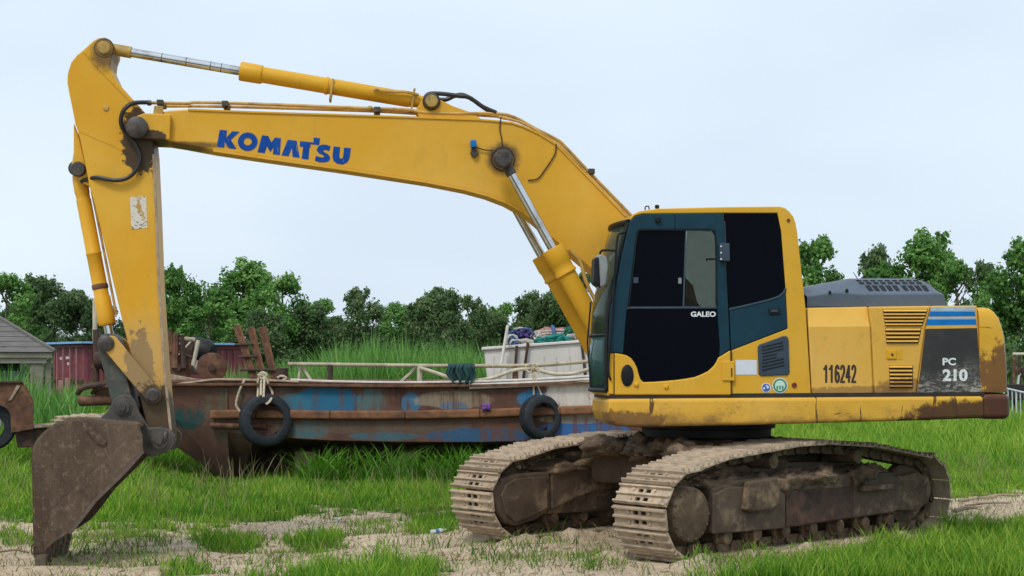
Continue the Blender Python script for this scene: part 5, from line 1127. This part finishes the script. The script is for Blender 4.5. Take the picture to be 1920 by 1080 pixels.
# ------------------------------------------------------------------ trees
def crown_mesh(name, seed, mat, nl=20000, leaf=.078):
    r = np.random.default_rng(seed); lob = []
    for k in range(46):                        # lobes spread through an upright oval, unit height 1, unit width 1
        z = r.uniform(.06, .90); w = .44*min(1, (1.02-z)/.42)**.75*min(1, .62+z*1.6)
        a = r.uniform(0, 6.283); q = w*math.sqrt(r.uniform(.05, 1))
        s = r.uniform(.085, .17)*(1.08-.45*z)
        lob.append((q*math.cos(a), q*math.sin(a), z, s, r.uniform(-.25, .25)))
    for k in range(7): lob.append((r.normal(0, .07), r.normal(0, .07), r.uniform(.86, .96), r.uniform(.03, .065), r.uniform(-.1, .25)))
    lob = np.array(lob); pw = lob[:, 3]**1.9; pick = r.choice(len(lob), nl, p=pw/pw.sum()); L = lob[pick]
    d = r.normal(size=(nl, 3)); d /= np.linalg.norm(d, axis=1)[:, None]
    rad = L[:, 3]*(r.uniform(.2, 1, nl)**.5)*(1+.30*np.sin(d[:, 0]*5+d[:, 2]*6+L[:, 2]*20))
    p = L[:, :3]+d*rad[:, None]*np.array([1.25, 1.25, .8])
    nrm = d*.7+r.normal(size=(nl, 3))*.55+np.array([0, 0, .35]); nrm /= np.linalg.norm(nrm, axis=1)[:, None]
    u = np.cross(nrm, r.normal(size=(nl, 3))); u /= np.linalg.norm(u, axis=1)[:, None]; v = np.cross(nrm, u)
    s = leaf*.2*r.uniform(.6, 1.3, nl)[:, None]*np.array([1.35, 1.35, .95])
    q0 = p-u*s; q1 = p+v*s*.66+nrm*s*.15; q2 = p+u*s; q3 = p-v*s*.66+nrm*s*.15
    V = np.stack([q0, q1, q2, q3], 1).reshape(-1, 3)
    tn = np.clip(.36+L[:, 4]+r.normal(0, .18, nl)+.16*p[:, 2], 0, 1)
    return np_mesh(name, V, np.arange(nl*4), np.full(nl, 4), mat, np.repeat(tn, 4))
def trunk_mesh(name, seed):
    r = random.Random(seed); mb = MB()
    pts = [Vector((0, 0, -.03)), Vector((r.uniform(-.01, .01), 0, .2)), Vector((r.uniform(-.03, .03), r.uniform(-.02, .02), .5)), Vector((r.uniform(-.03, .03), 0, .88))]
    mb.tube(smooth_pts(pts, 4), list(np.linspace(.020, .004, 13)), 8)
    for k in range(11):
        z = r.uniform(.15, .8); a = r.uniform(0, 6.283); l = r.uniform(.12, .26)*(1.1-z*.6)
        b0 = Vector((0, 0, z)); b1 = b0+Vector((math.cos(a)*l, math.sin(a)*l, l*r.uniform(.6, 1.1)))
        mb.tube([b0, b0.lerp(b1, .5)+Vector((0, 0, -.01)), b1], [.008, .005, .002], 5)
    o = mb.build(name, 'bark', None); return o
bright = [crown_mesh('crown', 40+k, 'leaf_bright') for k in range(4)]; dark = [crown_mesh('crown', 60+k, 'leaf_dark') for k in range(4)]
trunks = [trunk_mesh('trunk', k) for k in range(3)]; tm = [o.data for o in trunks]
for o in trunks: bpy.data.objects.remove(o)
TREES = [  # px, top y, full width px, tone, depth, label
 (12, 502, 120, 1, 62, 'green tree at the left edge above the shed roof'),
 (84, 500, 105, 0, 66, 'leafy tree rising behind the right side of the shed roof'),
 (140, 526, 90, 0, 60, 'tree with a thin upright top behind the container doors'),
 (190, 556, 95, 0, 64, 'dark low tree right behind the bucket cylinder'),
 (252, 540, 90, 0, 66, 'dark tree mostly hidden behind the excavator arm'),
 (328, 488, 110, 1, 63, 'bright green tree just right of the excavator arm'),
 (455, 476, 165, 1, 65, 'tallest broad green tree under the boom lettering'),
 (530, 498, 140, 1, 61, 'round-topped bright tree right of the tallest one, behind the post frame'),
 (395, 560, 130, 1, 58, 'low bright tree behind the deck winch'),
 (582, 556, 110, 0, 60, 'dark tree sloping down right of the round-topped bright tree'),
 (632, 580, 90, 0, 62, 'low dark tree left of the slim bronze-topped tree'),
 (676, 528, 95, 0, 60, 'slim dark tree standing alone with a bronze top below the boom'),
 (742, 558, 80, 1, 74, 'small pale green tree peeping out in the gap below the boom'),
 (790, 546, 90, 0, 60, 'dark tree left of the pointed one below the boom middle'),
 (820, 522, 105, 0, 63, 'dark pointed tree highest in the row below the boom middle'),
 (886, 544, 90, 0, 60, 'dark twin-topped tree left of the white box'),
 (944, 560, 95, 1, 72, 'pale green tree behind the thin white leaning pole'),
 (990, 532, 85, 0, 62, 'dark tree above the nets on the white box'),
 (1040, 524, 100, 0, 60, 'dark tree right behind the boom cylinders'),
 (1085, 500, 120, 0, 66, 'tree seen in the gap between boom cylinder and boom'),
 (1535, 428, 130, 1, 60, 'tall tree close behind the cab, left of the engine hood'),
 (1640, 440, 90, 0, 64, 'dark bronze tree behind the front of the engine hood'),
 (1728, 420, 165, 1, 60, 'large bright tree above the engine hood vents'),
 (1792, 470, 110, 1, 58, 'bright green tree sloping down above the blue stripes'),
 (1842, 476, 80, 0, 63, 'slim dark bronze tree left of the tree at the right edge'),
 (1918, 436, 140, 1, 60, 'tall bright tree at the right edge'),
 (1580, 520, 110, 0, 66, 'dark tree low behind the engine hood between two tall ones'),
 (1872, 560, 110, 0, 66, 'low dark tree behind the counterweight'),
 (600, 552, 130, 1, 68, 'mid green tree between the round-topped bright tree and the slim bronze-topped one'),
 (765, 570, 110, 1, 66, 'pale tree low between the gap and the pointed dark tree'),
 (915, 570, 100, 0, 68, 'dark tree low left of the thin white pole'),
 (290, 530, 110, 1, 68, 'green tree peeping out on both sides of the arm'),
 (45, 560, 120, 0, 70, 'dark filler tree low behind the shed roof ridge'),
 (495, 570, 120, 0, 57, 'low dark tree between the two bright trees behind the post frame'),
 (712, 600, 80, 0, 66, 'low dark tree in the gap right of the slim bronze-topped tree'),
 (850, 575, 90, 0, 57, 'low dark tree behind the cloth on the rail'),
 (1010, 575, 110, 1, 70, 'low pale tree behind the striped sack')]
for k, (px, ty, w, tone, D, lab) in enumerate(TREES):
    h = EYE+(YH-ty)/FPX*D; x = (px-960)/FPX*D; wd = w/FPX*D
    E_ = empty('broadleaf_tree', (x, D, 0), random.uniform(0, 6.28), lab, 'tree', 'trees behind the yard')
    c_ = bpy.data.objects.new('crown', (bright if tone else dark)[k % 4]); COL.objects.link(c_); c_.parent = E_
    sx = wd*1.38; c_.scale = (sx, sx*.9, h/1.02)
    c2 = bpy.data.objects.new('trunk', tm[k % 3]); COL.objects.link(c2); c2.parent = E_; c2.scale = (h*.8, h*.8, h)

# ------------------------------------------------------------------ grass, reeds, weeds
def blades(name, x, y, h, w, lean, mat, kind='stuff', label=None, cat=None, z=None, tint=None, segs=3):
    n = len(x); z = ground_h(x, y) if z is None else z
    a = rng.uniform(0, 2*np.pi, n); f = rng.uniform(0, 2*np.pi, n)
    lx, ly = np.cos(a)*lean*h, np.sin(a)*lean*h
    wx, wy = np.cos(f)*w/2, np.sin(f)*w/2*.6
    vs = []
    for s, ws in ((0, 1), (.45, .85), (.8, .5)):
        bx, by, bz = x+lx*s*s, y+ly*s*s, z+h*(s-.25*lean*s*s)-.01
        vs += [np.stack([bx-wx*ws, by-wy*ws, bz], 1), np.stack([bx+wx*ws, by+wy*ws, bz], 1)]
    vs.append(np.stack([x+lx, y+ly, z+h*(1-.28*lean)], 1))
    V = np.stack(vs, 1).reshape(-1, 3); b = np.arange(n)[:, None]*7
    q = np.concatenate([b+np.array([[0, 1, 3, 2]]), b+np.array([[2, 3, 5, 4]])], 1).reshape(-1, 4)
    tr = b+np.array([[4, 5, 6]])
    flat = np.concatenate([q.ravel(), tr.ravel()]); tot = np.concatenate([np.full(len(q), 4), np.full(n, 3)])
    tn = rng.normal(.45, .2, n) if tint is None else tint
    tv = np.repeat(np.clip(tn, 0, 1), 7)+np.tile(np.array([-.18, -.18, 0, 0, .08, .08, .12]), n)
    me = np_mesh(name, V, flat, tot, mat, np.clip(tv, 0, 1)); o = bpy.data.objects.new(name, me); COL.objects.link(o)
    return tag(o, label, cat, None, kind)
def scatter(n, d0, d1, pow_=1.0, margin=.36):
    d = d0+(d1-d0)*rng.uniform(0, 1, n)**pow_; return rng.uniform(-margin, margin, n)*d, d
def under_machine(x, y):                      # keep the tracks clear
    t_ = R(YAW_T); gx_, gy_ = -math.cos(t_), -math.sin(t_); lx_, ly_ = math.sin(t_), -math.cos(t_)
    a = (x-CX)*gx_+(y-CY)*gy_; b = (x-CX)*lx_+(y-CY)*ly_
    return (np.abs(a) < 2.1) & (np.abs(np.abs(b)-1.1) < .36)
# main sward: from the dirt strip back to the boat
x, y = scatter(230000, 11.6, 24, 1.0)
g = grass_amount(x, y); keep = (rng.uniform(0, 1, len(x)) < g) & ~under_machine(x, y); x, y, g = x[keep], y[keep], g[keep]
px, py = pix(x, y)
cl = lumps(x*2.2, y*2.2)
edge = np.clip((np.interp(px, FB[:, 0], FB[:, 1])-py)/60, 0, 1); fgm = (py > 985)
hh = (.08+.24*edge+.10*cl*edge+.05*lumps(x*5.5, y*5.5))*rng.uniform(.45, 1.5, len(x)); hh = np.where(fgm, (.13+.05*cl+.05*lumps(x*6, y*6))*rng.uniform(.4, 1.7, len(x))*np.clip(g, .4, 1), hh)
hh = np.maximum(hh, .04); wdt = rng.uniform(.006, .014, len(x))*(y/13)
nearbow = np.exp(-(((px-395)/110)**2))*np.clip((y-17.2)/1.5, 0, 1); underhull = np.exp(-(((px-660)/330)**4))*np.clip((y-19.2)/1.2, 0, 1); hh = hh*(1-.62*nearbow)*(1-.45*underhull); hh = np.maximum(hh, .04)
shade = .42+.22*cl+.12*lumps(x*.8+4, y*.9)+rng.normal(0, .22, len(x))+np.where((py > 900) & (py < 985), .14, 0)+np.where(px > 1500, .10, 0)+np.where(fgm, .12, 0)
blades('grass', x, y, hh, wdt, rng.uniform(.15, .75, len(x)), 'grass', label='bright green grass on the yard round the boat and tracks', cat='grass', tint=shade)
# tall seed stalks standing above the sward
x, y = scatter(2600, 16.8, 23); g = grass_amount(x, y); k_ = (g > .8) & (lumps(x*3, y*3) > -.1); x, y = x[k_], y[k_]
blades('seed_stalks', x, y, rng.uniform(.3, .58, len(x)), rng.uniform(.007, .012, len(x)), rng.uniform(.1, .6, len(x)), 'dry_grass', label='pale seed stalks standing above the grass by the boat', cat='grass', tint=rng.normal(.7, .2, len(x)))
# dry bits along the edges
x, y = scatter(34000, 11.7, 19.5); g = grass_amount(x, y); keep = (rng.uniform(0, 1, len(x)) < (.06+.9*np.exp(-((g-.35)/.28)**2))) & ~under_machine(x, y); x, y = x[keep], y[keep]
blades('dry_grass', x, y, rng.uniform(.03, .16, len(x)), rng.uniform(.005, .011, len(x)), rng.uniform(.3, 1.3, len(x)), 'dry_grass', label='dry yellowish grass and straw along the dirt strip', cat='grass')
# back field
x, y = scatter(90000, 24, 60, 1.25, .37); cl = lumps(x*.9, y*.9)
bh = np.where(x < -5.5, .62, .42)
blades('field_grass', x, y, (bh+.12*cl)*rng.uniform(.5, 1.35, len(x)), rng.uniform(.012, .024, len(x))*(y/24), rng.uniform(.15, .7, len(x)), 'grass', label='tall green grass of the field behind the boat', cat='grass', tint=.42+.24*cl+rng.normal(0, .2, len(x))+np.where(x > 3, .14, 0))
# reeds behind the boat
def reeds(name, pts, n, label, mat='reed'):
    X, Y, Hh = [], [], []
    for (x0, x1, y0, y1, top) in pts:
        k = int(n*(x1-x0)/sum(p[1]-p[0] for p in pts)); D = rng.uniform(y0, y1, k); P = rng.uniform(x0, x1, k)
        X.append((P-960)/FPX*D); Y.append(D); Hh.append(.90*(EYE+(YH-top)/FPX*D)*rng.uniform(.5, 1.16, k)*(1+.08*np.sin(P*.11)+.05*np.sin(P*.31+D)))
    X, Y, Hh = map(np.concatenate, (X, Y, Hh))
    return blades(name, X, Y, Hh, rng.uniform(.025, .05, len(X)), rng.uniform(.05, .5, len(X))**1.2, mat, label=label, cat='reeds', tint=rng.normal(.46, .26, len(X)))
reeds('reed_bed', [(540, 620, 29, 33, 668), (610, 700, 28, 33, 640), (690, 790, 28, 33, 634), (780, 870, 28, 33, 642), (860, 990, 28, 33, 648), (990, 1120, 28, 33, 640)], 17000, 'dense bright green reed bed behind the boat rail')
reeds('weed_bank', [(420, 560, 30, 34, 676), (-40, 60, 27, 33, 684), (40, 150, 26, 31, 712), (130, 420, 40, 46, 712)], 7000, 'tall weeds growing in front of the shed and container')
reeds('verge_weeds', [(1460, 1960, 50, 58, 706)], 6000, 'rank green weeds at the field edge behind the counterweight')
# dark undergrowth below the trees
nb = 52000; D = rng.uniform(54, 62, nb); P = rng.uniform(-60, 1990, nb); tz = rng.uniform(0, 1, nb)**1.3*(1.7+.55*np.sin(P*.031)+.4*np.sin(P*.083+1))
p = np.stack([(P-960)/FPX*D, D, tz], 1); nrm = rng.normal(size=(nb, 3))+np.array([0, -.5, .5]); nrm /= np.linalg.norm(nrm, axis=1)[:, None]
u = np.cross(nrm, rng.normal(size=(nb, 3))); u /= np.linalg.norm(u, axis=1)[:, None]; v = np.cross(nrm, u); s = rng.uniform(.08, .17, nb)[:, None]
V = np.stack([p-u*s, p+v*s*.6, p+u*s, p-v*s*.6], 1).reshape(-1, 3)
ug = bpy.data.objects.new('undergrowth', np_mesh('undergrowth', V, np.arange(nb*4), np.full(nb, 4), 'leaf_dark', np.repeat(np.clip(rng.normal(.4, .2, nb), 0, 1), 4))); COL.objects.link(ug)
tag(ug, 'dark leafy undergrowth along the foot of the trees', 'bushes', None, 'stuff')
# dark broad-leaved weeds against the hull
wx = np.concatenate([rng.normal((c_-960)/FPX*20.4, .13+.08*(i_ % 3), 150) for i_, c_ in enumerate((600, 612, 690, 728, 800, 835, 868, 895, 910))]); wy = rng.normal(20.4, .18, len(wx))
blades('hull_weeds', wx, wy, rng.uniform(.15, .72, len(wx)), rng.uniform(.012, .032, len(wx)), rng.uniform(.3, .95, len(wx)), 'grass', label='darker weeds growing up against the boat hull', cat='weeds', tint=rng.normal(.22, .15, len(wx)))
# single weeds on the dirt
wc = [(285, 1030), (365, 1028), (480, 1030), (520, 1035), (1010, 1060), (720, 1000), (1025, 1010), (590, 1010), (820, 1022), (880, 1030), (450, 1002), (170, 1010), (1100, 1065), (990, 1030), (700, 1030), (930, 1050)]
wx, wy = [], []
for a_, b_ in wc:
    D = FPX*EYE/(b_-YH); n_ = random.randint(9, 26); wx.append(rng.normal((a_-960)/FPX*D, .07, n_)); wy.append(rng.normal(D, .09, n_))
wx, wy = np.concatenate(wx), np.concatenate(wy)
blades('strip_weeds', wx, wy, rng.uniform(.06, .26, len(wx)), rng.uniform(.007, .014, len(wx)), rng.uniform(.3, 1.0, len(wx)), 'grass', label='scattered small weeds on the bare dirt strip', cat='weeds', tint=rng.normal(.28, .15, len(wx)))
# clods and straw
nb = 5200; x, y = scatter(nb, 11.7, 18.5); k_ = (grass_amount(x, y) < .5) & ~under_machine(x, y); x, y = x[k_], y[k_]; n_ = len(x)
oc = np.array([[1, 0, 0], [-1, 0, 0], [0, 1, 0], [0, -1, 0], [0, 0, 1], [0, 0, -1]], float); fc = np.array([[0, 2, 4], [2, 1, 4], [1, 3, 4], [3, 0, 4], [2, 0, 5], [1, 2, 5], [3, 1, 5], [0, 3, 5]])
sz = (.006+.026*rng.uniform(0, 1, n_)**4)[:, None, None]; V = oc[None]*sz*rng.uniform(.5, 1.4, (n_, 6, 1))*np.array([1.2, 1.2, .7]); V = V+np.stack([x, y, ground_h(x, y)+.004], 1)[:, None]
F = (fc[None]+(np.arange(n_)*6)[:, None, None]).reshape(-1)
cd = bpy.data.objects.new('dirt_clods', np_mesh('dirt_clods', V.reshape(-1, 3), F, np.full(n_*8, 3), 'clod')); COL.objects.link(cd); tag(cd, 'small clods and pebbles on the dirt strip', 'clods', None, 'stuff')
def gp(px, py, dz=0):
    D = FPX*EYE/(py-YH); xx = (px-960)/FPX*D; return Vector((xx, D, float(ground_h(xx, D))+dz))
# litter and sticks
def bottle(px, py, rz, label, s=1.0):
    E_ = empty('plastic_bottle', gp(px, py, .03*s), rz, label, 'bottle')
    o = MB().lathe([(.001, -.10*s), (.03*s, -.10*s), (.034*s, -.08*s), (.030*s, -.04*s), (.035*s, 0), (.032*s, .05*s), (.034*s, .06*s), (.013*s, .11*s), (.013*s, .13*s), (.001, .13*s)], (0, 0, 0), (1, .2, .1), 16).build('bottle_body', 'bottle_plastic', E_)
    MB().lathe([(.0355*s, -.035*s), (.036*s, .015*s)], (0, 0, 0), (1, .2, .1), 16).build('bottle_band', 'bottle_label', E_)
bottle(820, 990, R(15), 'crumpled clear bottle with blue band on the dirt beside the far track', .72)
bottle(632, 962, R(70), 'small pale bottle at the grass edge in front of the boat', .5)
for k, (a_, b_, c_, d_, r_, lab) in enumerate(((1798, 942, 1868, 936, .022, 'long grey stick lying behind the near track'), (1810, 950, 1895, 946, .016, 'thin stick on the dirt right of the near track'), (1850, 934, 1912, 932, .02, 'pale stick at the grass edge near the right side'), (1730, 1004, 1800, 992, .014, 'short stick beside the rear end of the near track'), (0, 1012, 52, 1006, .012, 'dark twig lying left of the bucket'), (1790, 962, 1830, 955, .03, 'broken board piece behind the near track'))):
    p0, p1 = gp(a_, b_, .015), gp(c_, d_, .02); pm = p0.lerp(p1, .5)+Vector((0, .02, .015))
    o = MB().tube(smooth_pts([p0, pm, p1], 4), [r_*(1-.06*i) for i in range(9)], 7).build('stick', 'stick' if k % 2 else 'timber', None); tag(o, lab, 'stick', 'sticks on the dirt')
